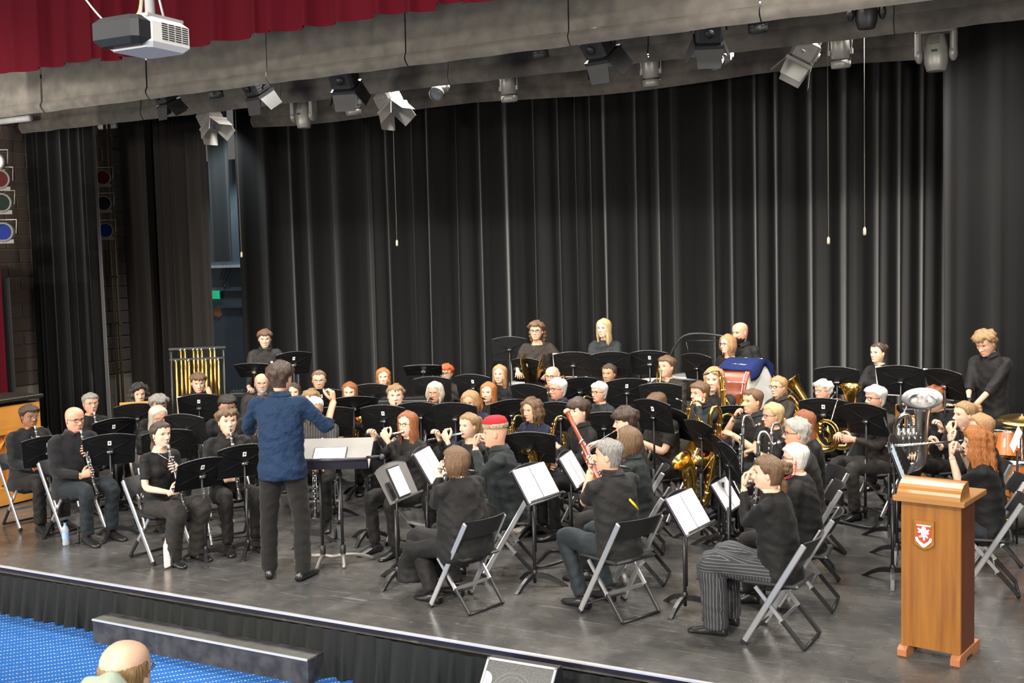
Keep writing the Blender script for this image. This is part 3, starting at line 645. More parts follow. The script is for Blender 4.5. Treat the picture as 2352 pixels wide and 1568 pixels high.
def face_bump(x, z):
    d = 0; ax = abs(x); G = lambda u, w: math.exp(-(u/w)**2)
    if -.052 < z < .022:
        pr = np.interp(z, [-.050,-.043,-.036,-.030,-.02,-.005,.010,.022], [0,.006,.024,.0315,.026,.015,.007,.002]); sg = np.interp(z, [-.045,-.034,-.02,.015], [.013,.0125,.0095,.0085]); d += pr*G(x,sg)
        d += .0075*G(ax-.0125,.006)*G(z+.037,.008)
    d -= .0150*G(ax-.0315,.0135)*G(z-.004,.0095)          # sockets
    d += .0055*G(ax-.0315,.010)*G(z-.003,.006)             # lids
    d += .0075*G(ax-.026,.020)*G(z-.0245,.0075)            # brow ridge
    d += .0045*G(ax-.047,.016)*G(z+.022,.014)              # cheekbone
    d -= .0045*G(ax-.040,.014)*G(z+.062,.018)              # hollow cheek
    d -= .0030*G(ax-.0235-.25*(-.045-z),.004)*G(z+.052,.014) # smile line
    d += .0070*G(x,.019)*G(z+.0625,.0050)                  # upper lip
    d += .0075*G(x,.017)*G(z+.0735,.0055)                  # lower lip
    d -= .0050*G(x,.020)*G(z+.0680,.0018)                  # mouth line
    d -= .0050*G(x,.024)*G(z+.0850,.0050)
    d += .0080*G(x,.018)*G(z+.1000,.0105)                  # chin
    return d
def head_mesh(mb, M, female=False, mi=0, jaw=1.0):
    vs = []; fs = []
    for (z, w, yf, yb) in HR:
        if female and z < -.11: w, yf, yb = w*.86, yf*.95, yb*.86
        w = w*lerp(1,jaw,sstep(-.02,-.08,z))
        if z > -.11: w *= 1.045
        if -.113 < z < -.04: w *= 1-(.10 if female else .05)*sstep(-.04,-.10,z)
        for k in range(NS):
            t = seg_t(k); x = w*math.sin(t); c = math.cos(t)
            y = (yf if c > 0 else -yb)*c
            if c > 0:
                y = yf*(c**.8)
                if z > -.115: y += face_bump(x, z)
            vs.append(M@Vector((x, y, z)))
    m = len(HR)
    for i in range(m-1):
        for k in range(NS): k2 = (k+1)%NS; fs.append((i*NS+k2, i*NS+k, (i+1)*NS+k, (i+1)*NS+k2))
    vs.append(M@Vector((0,-.004,.119))); T = len(vs)-1
    for k in range(NS): fs.append(((m-1)*NS+(k+1)%NS, (m-1)*NS+k, T))
    mb.add(vs, fs, mi)
    for s in (-1,1):   # ears
        Me = M@Matrix.Translation((s*.077,-.012,-.008))@Matrix.Rotation(R(s*-22),4,'Z')@Matrix.Rotation(R(10),4,'X')
        mb.ball((0,0,0), (.008,.019,.032), 10, 8, mi, None); n = len(mb.v)
        cnt = 2+7*10
        for i in range(n-cnt, n): mb.v[i] = tuple(Me@Vector(mb.v[i]))
def n3(x, y, z, s=0.0):
    return math.sin(x*1.0+1.7*math.sin(y*.9+s)+s)*.5+math.sin(y*1.3+1.3*math.sin(z*1.1+s)+2.1)*.5+.4*math.sin(z*1.7+x*.8+s*2)
HAIRC = {}
def hair_mesh(style, seed=1, vol=1.0, length=.0):
    """closed hair shell in head space"""
    key = (style, seed, vol, length)
    NH = 64; mb = MB(); rs = random.Random(seed)
    L = {'short':.085,'crew':.08,'fringe':.085,'recede':.085,'curlshort':.09,'mop':.06,'wavy':.06,'bob':.125,'bobcurl':.15,'long':.34,'longcurl':.30,'tied':.085,'long_wavy':.30}.get(style,.1)
    if length: L = length
    longst = L > .11
    zs = [.1315,.126,.117,.105,.09,.072,.055,.038,.02,.0,-.02,-.04,-.06,-.08]
    if longst:
        k = max(3, int((L-.08)/.025)); zs += [-.08-(L-.08)*(i+1)/k for i in range(k)]
    base = {'short':.014,'crew':.007,'fringe':.0055,'recede':.012,'curlshort':.026,'mop':.026,'wavy':.026,'bob':.020,'bobcurl':.028,'long':.016,'longcurl':.028,'tied':.009,'long_wavy':.020}[style]*vol
    curl = {'curlshort':.014,'bobcurl':.013,'longcurl':.016,'mop':.009,'wavy':.010,'long_wavy':.007}.get(style,.0028)
    ph = rs.uniform(0,9); part = rs.choice((-1,1))*.4
    outer = []; mask = []
    for z in zs:
        zz = min(z, .1155); w, yf, yb = hrow(max(zz,-.06)); w *= 1.045
        if z > .1155:
            f = (.1315-z)/(.1315-.1155); f = math.sqrt(max(f,0)); w, yf, yb = hrow(.1155); w, yf, yb = w*1.045*f, yf*f, yb*f
        for k in range(NH):
            t = seg_t(k, NH, 0); td = abs((math.degrees(t)+180)%360-180); c = math.cos(t)
            # hairline
            if style == 'fringe': m = sstep(70,95,td)*(1-sstep(.035,.065,z-.0))*sstep(-.095,-.06,z-(.05 if td < 115 else 0))
            else:
                fl = {'recede':.088,'mop':.034,'wavy':.058,'bob':.050,'crew':.072,'tied':.072}.get(style,.062)
                jag = .0045*math.sin(k*.95+ph)+.003*math.sin(k*.43+ph*3)+.0025*math.sin(k*1.9+ph)
                if style in ('long','bob','long_wavy','bobcurl','longcurl'): fl = .092-.00075*abs((math.degrees(t)+180)%360-180-part*30)
                fl += jag*(1.8 if style in ('mop','curlshort','wavy') else .7)
                line = fl if td < 48 else lerp(fl, .012 if not longst else -.3, sstep(48,74 if longst else 84,td))
                if td > 84 and not longst: line = lerp(.012, -.078, sstep(95,118,td))
                if longst and td > 74: line = -9
                m = sstep(line-.008, line+.012, z)
                if style == 'recede' and td < 70: m *= sstep(.075,.1,z) if td < 40 else 1
            th = base
            if z > .1155: th = base*math.sqrt(max(0,(.1315-z)/(.1315-.1155)))
            elif style in ('short','recede'): th = base*(.55+.8*sstep(-.02,.09,z))
            elif style == 'crew': th = base*(.6+.8*sstep(-.02,.09,z))
            elif style in ('curlshort','mop','wavy'): th = base*(.35+.85*sstep(-.06,.08,z))
            if longst and z < .03:
                g = sstep(.03,-.10,z); th = base+g*(.012+ (.016 if style in ('bobcurl','longcurl') else 0))
            if style in ('bob','bobcurl'): th += .013*math.exp(-((z+.025)/.05)**2)
            ww, ff, bb = w+th, yf+th, -yb+th
            x = ww*math.sin(t); y = (ff if c > 0 else bb)*c
            if longst and z < -.06:
                q = sstep(-.06,-.2,z); y = y-(.015*q) if c < 0 else y*(1-.25*q); 
                q2 = sstep(-.06,-.135,z) if style in ('bob','bobcurl') else 0; x *= 1-.24*q2; y *= 1-.24*q2
                if style in ('long','long_wavy','longcurl'): x *= 1-.22*sstep(-.12,-.32,z); y -= .02*sstep(-.16,-.3,z)
            fl_ = curl*n3(x*75, y*75, z*(60 if curl > .005 else 9)+ph, ph)+.0034*math.sin(k*2.4+ph+z*14)
            fl_ = max(fl_, -th*.45); rr = math.hypot(x, y)+1e-6; s_ = (rr+fl_*m)/rr
            zo = z+(fl_*.5 if z > .09 else 0)
            if longst and z < -.05: zo = -.05+(z+.05)*(1+.16*math.sin(k*1.9+ph)+.10*math.sin(k*.7+ph*2))
            if z > .1 : zo += (base-.012)*.8*sstep(.1,.13,z)
            if m < .02 and not longst: s_ = .93; x, y = (w*math.sin(t)*s_, (yf if c > 0 else -yb)*c*s_); s_ = 1
            elif m < 1:
                s0 = .955; xi, yi = w*math.sin(t)*s0, (yf if c > 0 else -yb)*c*s0; x = lerp(xi, x*s_, m); y = lerp(yi, y*s_, m); s_ = 1
            outer.append((x*s_, y*s_, zo)); mask.append(m)
    nr = len(zs); vs = list(outer); fs = []; inner0 = len(vs)
    for i, z in enumerate(zs):
        for k in range(NH):
            x, y, zo = outer[i*NH+k]; vs.append((x*.90, y*.90, zo-.004))
    def keep(i, k): return max(mask[i*NH+k], mask[i*NH+(k+1)%NH], mask[(i+1)*NH+k], mask[(i+1)*NH+(k+1)%NH]) > .03
    kept = set((i,k) for i in range(nr-1) for k in range(NH) if keep(i,k))
    for (i,k) in kept:
        k2 = (k+1)%NH; a, b, c_, d = i*NH+k, i*NH+k2, (i+1)*NH+k2, (i+1)*NH+k
        fs.append((a,b,c_,d)[::-1])
        if longst:
            fs.append(tuple(inner0+q for q in (a,b,c_,d)))
            if ((i+1),k) not in kept: fs.append((d, c_, inner0+c_, inner0+d))
            if (i,(k+1)%NH) not in kept: fs.append((c_, b, inner0+b, inner0+c_))
            if (i,(k-1)%NH) not in kept: fs.append((a, d, inner0+d, inner0+a))
    mb.add(vs, fs)
    return mb
def add_tail(mb, kind, seed=1):
    if kind == 'bun': mb.ball((0,-.125,.055), (.042,.04,.042), 12, 8)
    elif kind == 'messybun':
        for k in range(9):
            a = k*2.4; mb.ball((.03*math.cos(a),-.115-.02*(k%3),.045+.03*math.sin(a)), .026, 8, 6)
    elif kind == 'pony': mb.tube(catmull([(0,-.10,.05),(0,-.14,.045),(0,-.155,-.03),(0,-.14,-.13),(0,-.13,-.2)],4), resample([.018,.03,.034,.03,.008],17), 10)
    elif kind == 'lowpony': mb.tube(catmull([(0,-.085,-.04),(0,-.115,-.07),(.02,-.115,-.14),(.04,-.10,-.22)],4), resample([.02,.028,.026,.006],13), 10)
    elif kind == 'curlside':
        for s in (-1,1):
            for k in range(6): mb.ball((s*(.075+.014*math.sin(k)),-.045-.012*k,.02-.045*k), .034, 8, 6)
    elif kind == 'curlback':
        for k in range(16):
            a = k*2.4; mb.ball((.052*math.cos(a),-.105-.018*(k%3),.02+.065*math.sin(a)), .03, 8, 6)
    return mb
# ---- shared face parts
_e = MB(); _e.ball((0,0,0),(.0125,.0085,.0062),12,8); EYE_ME = None
def eye_mesh():
    mb = MB(); mb.ball((0,0,0), (.0108,.0078,.0042), 12, 8, 0); mb.ball((0,.0052,-.0002), (.0050,.0036,.0044), 10, 6, 1); mb.tube([(-.0125,.001,.0022),(0,.0080,.0048),(.0125,.001,.0018)], .0021, 5, 1)
    return mb.mesh('eye', [EYEW, EYED])
EYE_ME = eye_mesh()
CLOSED_ME = (lambda mb: mb.mesh('eye', [EYEW, EYED]))(MB().tube([(-.0135,.003,.000),(0,.0075,-.003),(.0135,.003,.000)], .0022, 5, 1))
BROW_ME = {k: MB().tube([(-.016,.0,-.003),(-.004,.005,.003),(.016,.0,-.001)], [.0010,.0024,.0012], 6).mesh('eyebrow', m) for k, m in HAIR.items()}
LIP_ME = {k: (lambda mb: mb.mesh('lips', m))(MB().tube([(-.022,-.006,0),(-.010,.001,.0015),(0,.003,.0),(.010,.001,.0015),(.022,-.006,0)], [.0012,.0042,.0048,.0042,.0012], 8)) for k, m in LIP.items()}
def glasses_mesh(m, rnd=True):
    mb = MB()
    for s in (-1,1):
        mb.tube([(s*.033+.024*math.cos(a), .004-.004*abs(math.cos(a)), .017*math.sin(a)) for a in np.linspace(0,2*PI,17)[:-1]], .0024, 5, closed=True)
        mb.tube([(s*.057,0,.004),(s*.076,-.02,.006),(s*.081,-.095,.0)], .0022, 5)
    mb.tube([(-.010,.004,.003),(0,.007,.006),(.010,.004,.003)], .0022, 5)
    return mb.mesh('glasses', m)
GL_ME = {k: glasses_mesh(m) for k, m in GLS.items()}
# ---- hands
def hand(mb, wrist, fwd, palm, side, curl=.5, mi=0, spread=1.0, point=False):
    Y = Vector(fwd).normalized(); Z = -(Vector(palm)-Y*Vector(palm).dot(Y)).normalized(); X = Y.cross(Z)
    M = Matrix(((X.x,Y.x,Z.x,wrist[0]),(X.y,Y.y,Z.y,wrist[1]),(X.z,Y.z,Z.z,wrist[2]),(0,0,0,1)))
    b = MB(); b.tube([(0,-.03,0),(0,0,0),(0,.03,-.001),(0,.065,-.002),(0,.092,-.004)], [.027,.027,.037,.043,.040], 12, 0, True, False, [.021,.019,.017,.015,.011], up=(0,0,1))
    for i, (x, y, L) in enumerate(((-.031,.088,.072),(-.0105,.094,.080),(.0105,.092,.075),(.031,.084,.058))):
        x *= side; d = 0; c = curl*(1+.12*i)
        if point and i == 0: c = .08
        p = Vector((x, y-.01, -.002)); pts = [p]; rr = [.0092]
        for (fr, bend) in ((.44,.75*c),(.32,1.25*c),(.24,.9*c)):
            d += bend; p = p+Vector((x*.10*spread, math.cos(d)*L*fr, -math.sin(d)*L*fr)); pts.append(p); rr.append(rr[-1]-.0009)
        b.tube(catmull(pts,2), resample(rr,7), 7)
    p = Vector((-.026*side,.02,-.006)); tv = [Vector((-.030*side,.030,-.012-.006*curl)), Vector((-.008*side-.006*side*(1-curl),.030,-.014*curl-.004)), Vector((.006*side*curl,.024,-.008*curl))]
    pts = [p]; 
    for v in tv: pts.append(pts[-1]+v)
    b.tube(catmull(pts,2), resample([.0135,.0125,.0098,.0078],7), 8)
    mb.add([M@Vector(v) for v in b.v], b.f, mi)
def elbow(sh, wr, pole, L1, L2):
    d = wr-sh; dist = min(d.length, (L1+L2)*.995); dn = d.normalized(); a = (L1*L1-L2*L2+dist*dist)/(2*dist); h = math.sqrt(max(0, L1*L1-a*a))
    pv = Vector(pole); pv = (pv-dn*pv.dot(dn)); pv.normalize(); return sh+dn*a+pv*h, sh+dn*dist
REM = []
def cloth_obj(name, mb, m, parent, vox=.015, smooth=4, wr=.004, seed=0):
    o = mb.build(name, m, parent)
    md = o.modifiers.new('r','REMESH'); md.mode = 'VOXEL'; md.voxel_size = vox
    s = o.modifiers.new('s','SMOOTH'); s.factor = .5; s.iterations = smooth
    REM.append((o, wr, seed)); return o
def finish_cloth():
    bpy.context.view_layer.update(); dg = bpy.context.evaluated_depsgraph_get()
    for (o, wr, seed) in REM:
        me = bpy.data.meshes.new_from_object(o.evaluated_get(dg)); n = len(me.vertices)
        co = np.empty(n*3); me.vertices.foreach_get('co', co); co = co.reshape(-1,3)
        no = np.empty(n*3); me.vertex_normals.foreach_get('vector', no); no = no.reshape(-1,3)
        x, y, z = co.T; s = seed*1.37
        d = .5-np.abs(np.sin(z*34+3.2*np.sin(x*9+s)+2.5*np.sin(y*10+s*2)))*.9+np.sin(x*30+z*26+2.4*np.sin(y*17+s)+s)*.30+(.4-np.abs(np.sin((x+y)*17-z*29+s*3+2*np.sin(z*14))))*.6
        co += no*(d*wr)[:,None]; me.vertices.foreach_set('co', co.ravel()); me.polygons.foreach_set('use_smooth', [True]*len(me.polygons))
        me.update(); old = o.data; o.modifiers.clear(); nm = o.name; me.materials.clear()
        for m in old.materials: me.materials.append(m)
        o.data = me; me.name = nm.split('.')[0]; bpy.data.meshes.remove(old)
    REM.clear()
PEOPLE = {}
def person(pid, px, py, z, face, label, short, skin='fair', hair=('short','brown'), top=('black','long'), legs='trouser', pose='sit', hy=0, hp=0, glasses=None, female=False,
           arms='lap', fat=1.0, lean=6, collar=False, tail=None, shoes=True, jaw=1.0, wide=1.0, hvol=1.0, hlen=0, closed=False, beard=None, R_t=None, L_t=None, R_pole=None, L_pole=None,
           hroll=0, dress=False, foot=0.0, knee=0.0, badge=None, neck_low=False, curl=(.75,.75), hd=None, hidden_legs=False):
    """face = world direction (deg) of the body; hy/hp = head yaw (+ to own left) and pitch (+ up)"""
    seat = pose == 'sit'; base = 1.160 if seat else 1.632
    s = z/base; rz = R(face-90)
    hipz = .505 if seat else .94
    ln = R(lean if seat else (lean-4)*.5)
    dv = Vector((0, math.sin(ln), math.cos(ln))); hip = Vector((0,0,hipz)); nb = hip+dv*(.53 if seat else .56)
    hc = nb+Vector((0,.035,base-nb.z)) if True else None
    P = at(px, py, z)
    Rz = Matrix.Rotation(rz,3,'Z'); loc = P-Rz@(Vector((hc.x,hc.y,0))*s); loc.z = 0
    root = thing('person', label, 'person', loc, rz); root.scale = (s,s,s)
    fs_ = .90 if female else 1.0
    # head
    Mh = Matrix.Translation(hc)@Matrix.Translation((0,-.02,-.10))@Matrix.Rotation(R(hy),4,'Z')@Matrix.Rotation(R(hp),4,'X')@Matrix.Rotation(R(hroll),4,'Y')@Matrix.Translation((0,.02,.10))
    if female: Mh = Mh@Matrix.Scale(.95,4)
    body = MB(); head_mesh(body, Mh, female, 0, jaw)
    fm = Mh
    mouth = Mh@Vector((0,.096,-.067))
    sw = .176*fs_*(1+(fat-1)*.5)
    shl = {}
    for sd in (-1,1): shl[sd] = nb+Vector((sd*sw,-.005,-.075))
    L1, L2 = .285*fs_**.5, .25*fs_**.5
    # arm presets: wrist targets in body space
    T = {1:R_t, -1:L_t}; PO = {1:R_pole or (.55,-.35,-1), -1:L_pole or (-.55,-.35,-1)}
    FW = {}; PN = {}
    def preset(a):
        m = mouth
        if a == 'lap': return {1:Vector((.10,.34,hipz+.13)), -1:Vector((-.10,.34,hipz+.13))}, {1:((-.35,.9,-.25),(0,0,-1)), -1:((.35,.9,-.25),(0,0,-1))}
        if a == 'clarinet':
            d = Vector((0,.33,-.94)).normalized(); a1, a2 = m+d*.24, m+d*.44
            return {-1:a1+Vector((-.075,-.035,-.03)), 1:a2+Vector((.075,-.035,-.03))}, {-1:((.8,.5,.35),(.6,.2,.2)), 1:((-.8,.5,.35),(-.6,.2,.2))}
        if a == 'sax':
            return {-1:m+Vector((-.02,.16,-.24)), 1:m+Vector((.17,.10,-.46))}, {-1:((.75,.45,.3),(.3,0,-.3)), 1:((-.55,.7,.2),(-.4,-.1,0))}
        if a == 'flute':
            return {-1:m+Vector((.10,.085,-.075)), 1:m+Vector((.34,.0,-.075))}, {-1:((.45,.15,.9),(.2,-.9,.1)), 1:((-.15,.45,.9),(-.1,.9,-.3))}
        if a == 'stand': return {1:Vector((.13,.36,1.07)), -1:Vector((-.13,.36,1.07))}, {1:((-.3,.9,-.2),(0,0,-1)), -1:((.3,.9,-.2),(0,0,-1))}
        if a == 'down': return {1:Vector((.24,.06,.80)), -1:Vector((-.24,.06,.80))}, {1:((0,.1,-1),(-1,0,0)), -1:((0,.1,-1),(1,0,0))}
        if a == 'horn': return {-1:m+Vector((-.03,.20,-.18)), 1:Vector((.22,.20,.70))}, {-1:((.4,.8,.2),(.8,0,-.4)), 1:((.1,.8,-.3),(-1,0,0))}
        if a == 'euph': return {-1:m+Vector((-.10,.24,-.30)), 1:m+Vector((.10,.26,-.28))}, {-1:((.7,.6,0),(1,0,0)), 1:((-.7,.6,0),(0,0,-1))}
    tg, hd_ = preset(arms)
    if arms in ('flute','clarinet'):
        Rh = Matrix.Rotation(R(hy*.8),3,'Z'); tg = {k_: mouth+Rh@(v_-mouth) for k_, v_ in tg.items()}; hd_ = {k_: (Rh@Vector(a_), Rh@Vector(b_)) for k_, (a_, b_) in hd_.items()}
    for sd in (-1,1):
        if T[sd] is not None and T[sd][0] == 'w': wt = (Matrix.Rotation(-rz,3,'Z')@(at(*T[sd][1:])-loc))/s
        else: wt = Vector(T[sd]) if T[sd] is not None else tg[sd]
        sh = shl[sd]; el, wr = elbow(sh, wt, PO[sd], L1, L2)
        fw, pn = hd_[sd] if (hd is None or hd.get(sd) is None) else hd[sd]
        shl[sd] = (sh, el, wr)
        short_ = top[1] == 'short'
        rr = [.046,.040,.036,.038,.034,.025]
        p = [sh, lerp(sh,el,.5), lerp(sh,el,.9), lerp(el,wr,.15), lerp(el,wr,.45), wr]
        rr = [r*(.88 if female else 1)*(1+(fat-1)*.5) for r in rr]
        if not short_: rr = [r*q for r, q in zip(rr, (.7,.7,.72,.75,.8,1.0))]
        body.tube(catmull(p,2), resample(rr,11), 12)
        hand(body, wr, fw, pn, sd, curl[0 if sd > 0 else 1])
    # torso core and legs inside the clothes: one continuous skin figure
    tr = [(-.08,.13,.095),(.05,.13,.095),(.2,.125,.09),(.33,.14,.09),(.42,.12,.075),(.47,.075,.06),(.52,.05,.052)]
    body.tube([hip+dv*t*(1.05 if seat else 1.10) for t,_,_ in tr], [a for _,a,_ in tr], 12, 0, True, False, [b for _,_,b in tr], up=(0,1,0))
    lg = {}
    for sd in (-1,1):
        hj = hip+Vector((sd*.095,.02,-.03 if seat else -.05))
        if seat: kn = Vector((sd*(.135+knee),.455,.515)); an = Vector((sd*(.13+knee*.7),.43+foot,.095))
        else: kn = Vector((sd*(.105+knee),.03,.50)); an = Vector((sd*(.11+knee*1.3),0.0+foot*sd,.095))
        lg[sd] = (hj, kn, an)
        body.tube(catmull([hj, lerp(hj,kn,.5), kn, lerp(kn,an,.35), an],2), resample([.07,.06,.048,.045,.034],9), 10)
        body.ball(an+Vector((0,.06,-.060)), (.024,.08,.018), 8, 6)
    bo = body.build('body', SKIN[skin], root)
    # face details
    def put(me, M, name): 
        o = bpy.data.objects.new(name, me); COL.objects.link(o); o.parent = root; o.matrix_local = M; return o
    for sd in (-1,1):
        put(CLOSED_ME if closed else EYE_ME, Mh@Matrix.Translation((sd*.0315,.0715,.005))@Matrix.Rotation(R(-sd*16),4,'Z'), 'eye')
        put(BROW_ME[hair[1]], Mh@Matrix.Translation((sd*.0315,.0850,.0255))@Matrix.Rotation(R(-sd*18),4,'Z'), 'eyebrow')
    put(LIP_ME[skin], Mh@Matrix.Translation((0,.0905,-.067)), 'lips')
    if glasses: put(GL_ME[glasses], Mh@Matrix.Translation((0,.093,.004)), 'glasses')
    if hair[0]:
        hm = hair_mesh(hair[0], seed=(pid*7)%13+1, vol=hvol, length=hlen)
        for tl in ([tail] if isinstance(tail,str) else (tail or [])): add_tail(hm, tl, pid)
        ho = hm.build('hair', HAIR[hair[1]], root); ho.matrix_local = Mh
    if beard:
        bd = MB(); vs = []; zs = np.linspace(-.118,-.045,9); ks = list(range(-11,12))
        for zz in zs:
            w, yf, yb = hrow(max(zz,-.112))
            for k in ks:
                t = k/11*R(98); x = w*jaw*math.sin(t); y = yf*(max(math.cos(t),0)**.8) if math.cos(t) > 0 else -yb*math.cos(t); y += face_bump(x, zz) if math.cos(t) > 0 else 0
                hide = (abs(x) < .021 and -.073 < zz < -.060) or (zz > -.06 and .03 < abs(x) < .05 and y > .04)
                f = .985 if hide else (1.02+.012*math.sin(k*1.7+zz*90)); vs.append((x*f, y*f+(0 if hide else .0012), zz-(.005 if zz < -.11 else 0)))
        n = len(ks); bd.add(vs, [(j*n+i, j*n+i+1, (j+1)*n+i+1, (j+1)*n+i) for j in range(len(zs)-1) for i in range(n-1)])
        b_ = bd.build('beard', HAIR[beard], root); b_.matrix_local = Mh
    # ---- clothes
    tm, sl = top
    sh_ = MB(); k = 1.06 if seat else 1.11; F = fat; bw = .94 if female else 1.0
    prof = [(-.115,.172,.128),(-.04,.180,.135),(.08,.165,.122),(.20,.168,.122),(.31,.184,.124),(.385,.192,.112),(.432,.166,.098),(.470,.110,.082)]
    if not neck_low: prof.append((.505,.070,.070))
    pts = [hip+dv*(t*k)+Vector((0,.012*(F-1)*4*math.exp(-((t-.05)/.12)**2),0)) for t,_,_ in prof]
    sh_.tube(pts, [a*bw*lerp(1,F,1 if t < .3 else .4) for t,a,_ in prof], 20, 0, True, False, [b*lerp(1,F,1.2 if t < .3 else .5) for t,_,b in prof], up=(0,1,0))
    if female: 
        for sd in (-1,1): sh_.ball(hip+dv*.30*k+Vector((sd*.07,.085,0)), (.062,.055,.06), 10, 8)
    for sd in (-1,1):
        s0, el, wr = shl[sd]; fr_ = (.9 if female else 1)*(1+(F-1)*.6)
        inn = s0+Vector((-sd*.075,0,.012))
        if sl == 'short':
            e2 = lerp(s0,el,.72); sh_.tube(catmull([inn, s0, lerp(s0,el,.4), e2],3), [r*fr_ for r in resample([.048,.057,.060,.060],10)], 12)
        elif sl == 'mid':
            e2 = lerp(el,wr,.30); sh_.tube(catmull([inn, s0, lerp(s0,el,.55), el, e2],3), [r*fr_ for r in resample([.048,.057,.056,.052,.050],13)], 12)
        else:
            e2 = lerp(el,wr,.93); sh_.tube(catmull([inn, s0, lerp(s0,el,.55), el, lerp(el,wr,.5), e2],3), [r*fr_ for r in resample([.048,.057,.055,.050,.044,.036],16)], 12)
    if dress:
        sh_.tube([hip+Vector((0,-.02,.10)), hip+Vector((0,.05,.0)), hip+Vector((0,.22,-.03)), hip+Vector((0,.42,-.06)), hip+Vector((0,.52,-.22)), hip+Vector((0,.52,-.36))], [.15*F,.165*F,.18*F,.19*F,.17*F,.185*F], 18, 0, True, False, [.13,.12,.11,.12,.14,.15], up=(0,0,1))
        sh_.tube([hip+Vector((0,-.08,.15)), hip+Vector((0,-.06,-.02)), hip+Vector((0,.0,-.10))], [.14*F,.155*F,.16*F], 16, 0, True, False, [.10,.12,.10], up=(0,1,0))
    cloth_obj('shirt' if not dress else 'dress', sh_, CL[tm], root, .0145, 7, .0065, pid)
    if collar:
        cb = MB(); nn = 22; rows = []
        for (rr_, zz, sp) in ((.070,.480,0),(.073,.532,0),(.094,.496,.014)):
            for i in range(nn+1):
                a = R(28)+(2*PI-R(56))*i/nn; c = math.cos(a); fdrop = .030*max(0,c)**2
                x = math.sin(a)*rr_; y = c*(rr_*.98)+.008
                rows.append(hip+dv*((zz-fdrop*(1 if sp else .7))*k)+Vector((x, y+ (sp*max(0,c)), 0)))
        cb.add(rows, [(j*(nn+1)+i, j*(nn+1)+i+1, (j+1)*(nn+1)+i+1, (j+1)*(nn+1)+i) for j in range(2) for i in range(nn)])
        cb.build('collar', CL[tm], root)
    if badge:
        b_ = MB(); q = hip+dv*.33*k+Vector((badge[1]*.08,.13,0)); b_.lathe([(0,.004),(.018,.003),(.019,0)], 14, 0, Matrix.Translation(q)@Matrix.Rotation(R(-85),4,'X')); b_.build('badge', mat('badge_'+badge[0], {'teal':(.35,.65,.62),'blue':(.25,.5,.8)}[badge[0]], .4), root)
    if not hidden_legs or True:
        tr_ = MB(); tr_.tube([hip+dv*.10, hip+dv*.02, hip-dv*.09], [.140*F*bw,.160*F*bw,.165*F], 16, 0, True, False, [.098*F,.115*F,.12*F], up=(0,1,0))
        for sd in (-1,1):
            hj, kn, an = lg[sd]; en = an+Vector((0,0,.0 if wide <= 1 else -.045))
            tr_.tube(catmull([hj, lerp(hj,kn,.5), kn+Vector((0,.0,0)), lerp(kn,an,.45), en],4), [r*(1+(F-1)*.5) for r in resample([.092,.083,.066*max(1,wide*.95),.060*wide,.057*wide],17)], 14)
        cloth_obj('trousers', tr_, CL[legs], root, .016, 5, .0055, pid+3)
    if shoes:
        for sd in (-1,1):
            a = lg[sd][2]; sm = MB(); o_ = Vector((a.x, a.y, 0)); tw = sd*(.012 if seat else .05)
            st = [(-.075,.036,.030,.062),(-.05,.040,.037,.085),(0,.038,.042,.10),(.05,.036,.045,.072),(.10,.030,.048,.055),(.15,.024,.047,.042),(.19,.020,.036,.034),(.205,.016,.018,.026)]
            vs = []; n = 12
            for (y, zc, w, h) in st:
                for q in range(n):
                    t = 2*PI*q/n; zz = h/2+h/2*math.sin(t); vs.append(o_+Vector((w*math.cos(t)+tw*y*5, y, max(zz,.004))))
            fs = [(i*n+q, i*n+(q+1)%n, (i+1)*n+(q+1)%n, (i+1)*n+q) for i in range(len(st)-1) for q in range(n)]+[tuple(range(n-1,-1,-1)), tuple((len(st)-1)*n+q for q in range(n))]
            sm.add(vs, fs); sm.build('shoe', SHOE, root)
    Mroot = Matrix.Translation(loc)@Matrix.Rotation(rz,4,'Z')@Matrix.Scale(s,4)
    PEOPLE[pid] = dict(root=root, M=Mroot, mouth=mouth, Mh=Mh, arms=shl, short=short, face=face, loc=loc, s=s, hip=hip, dv=dv, rz=rz, seat=seat, hy=hy)
    return PEOPLE[pid]
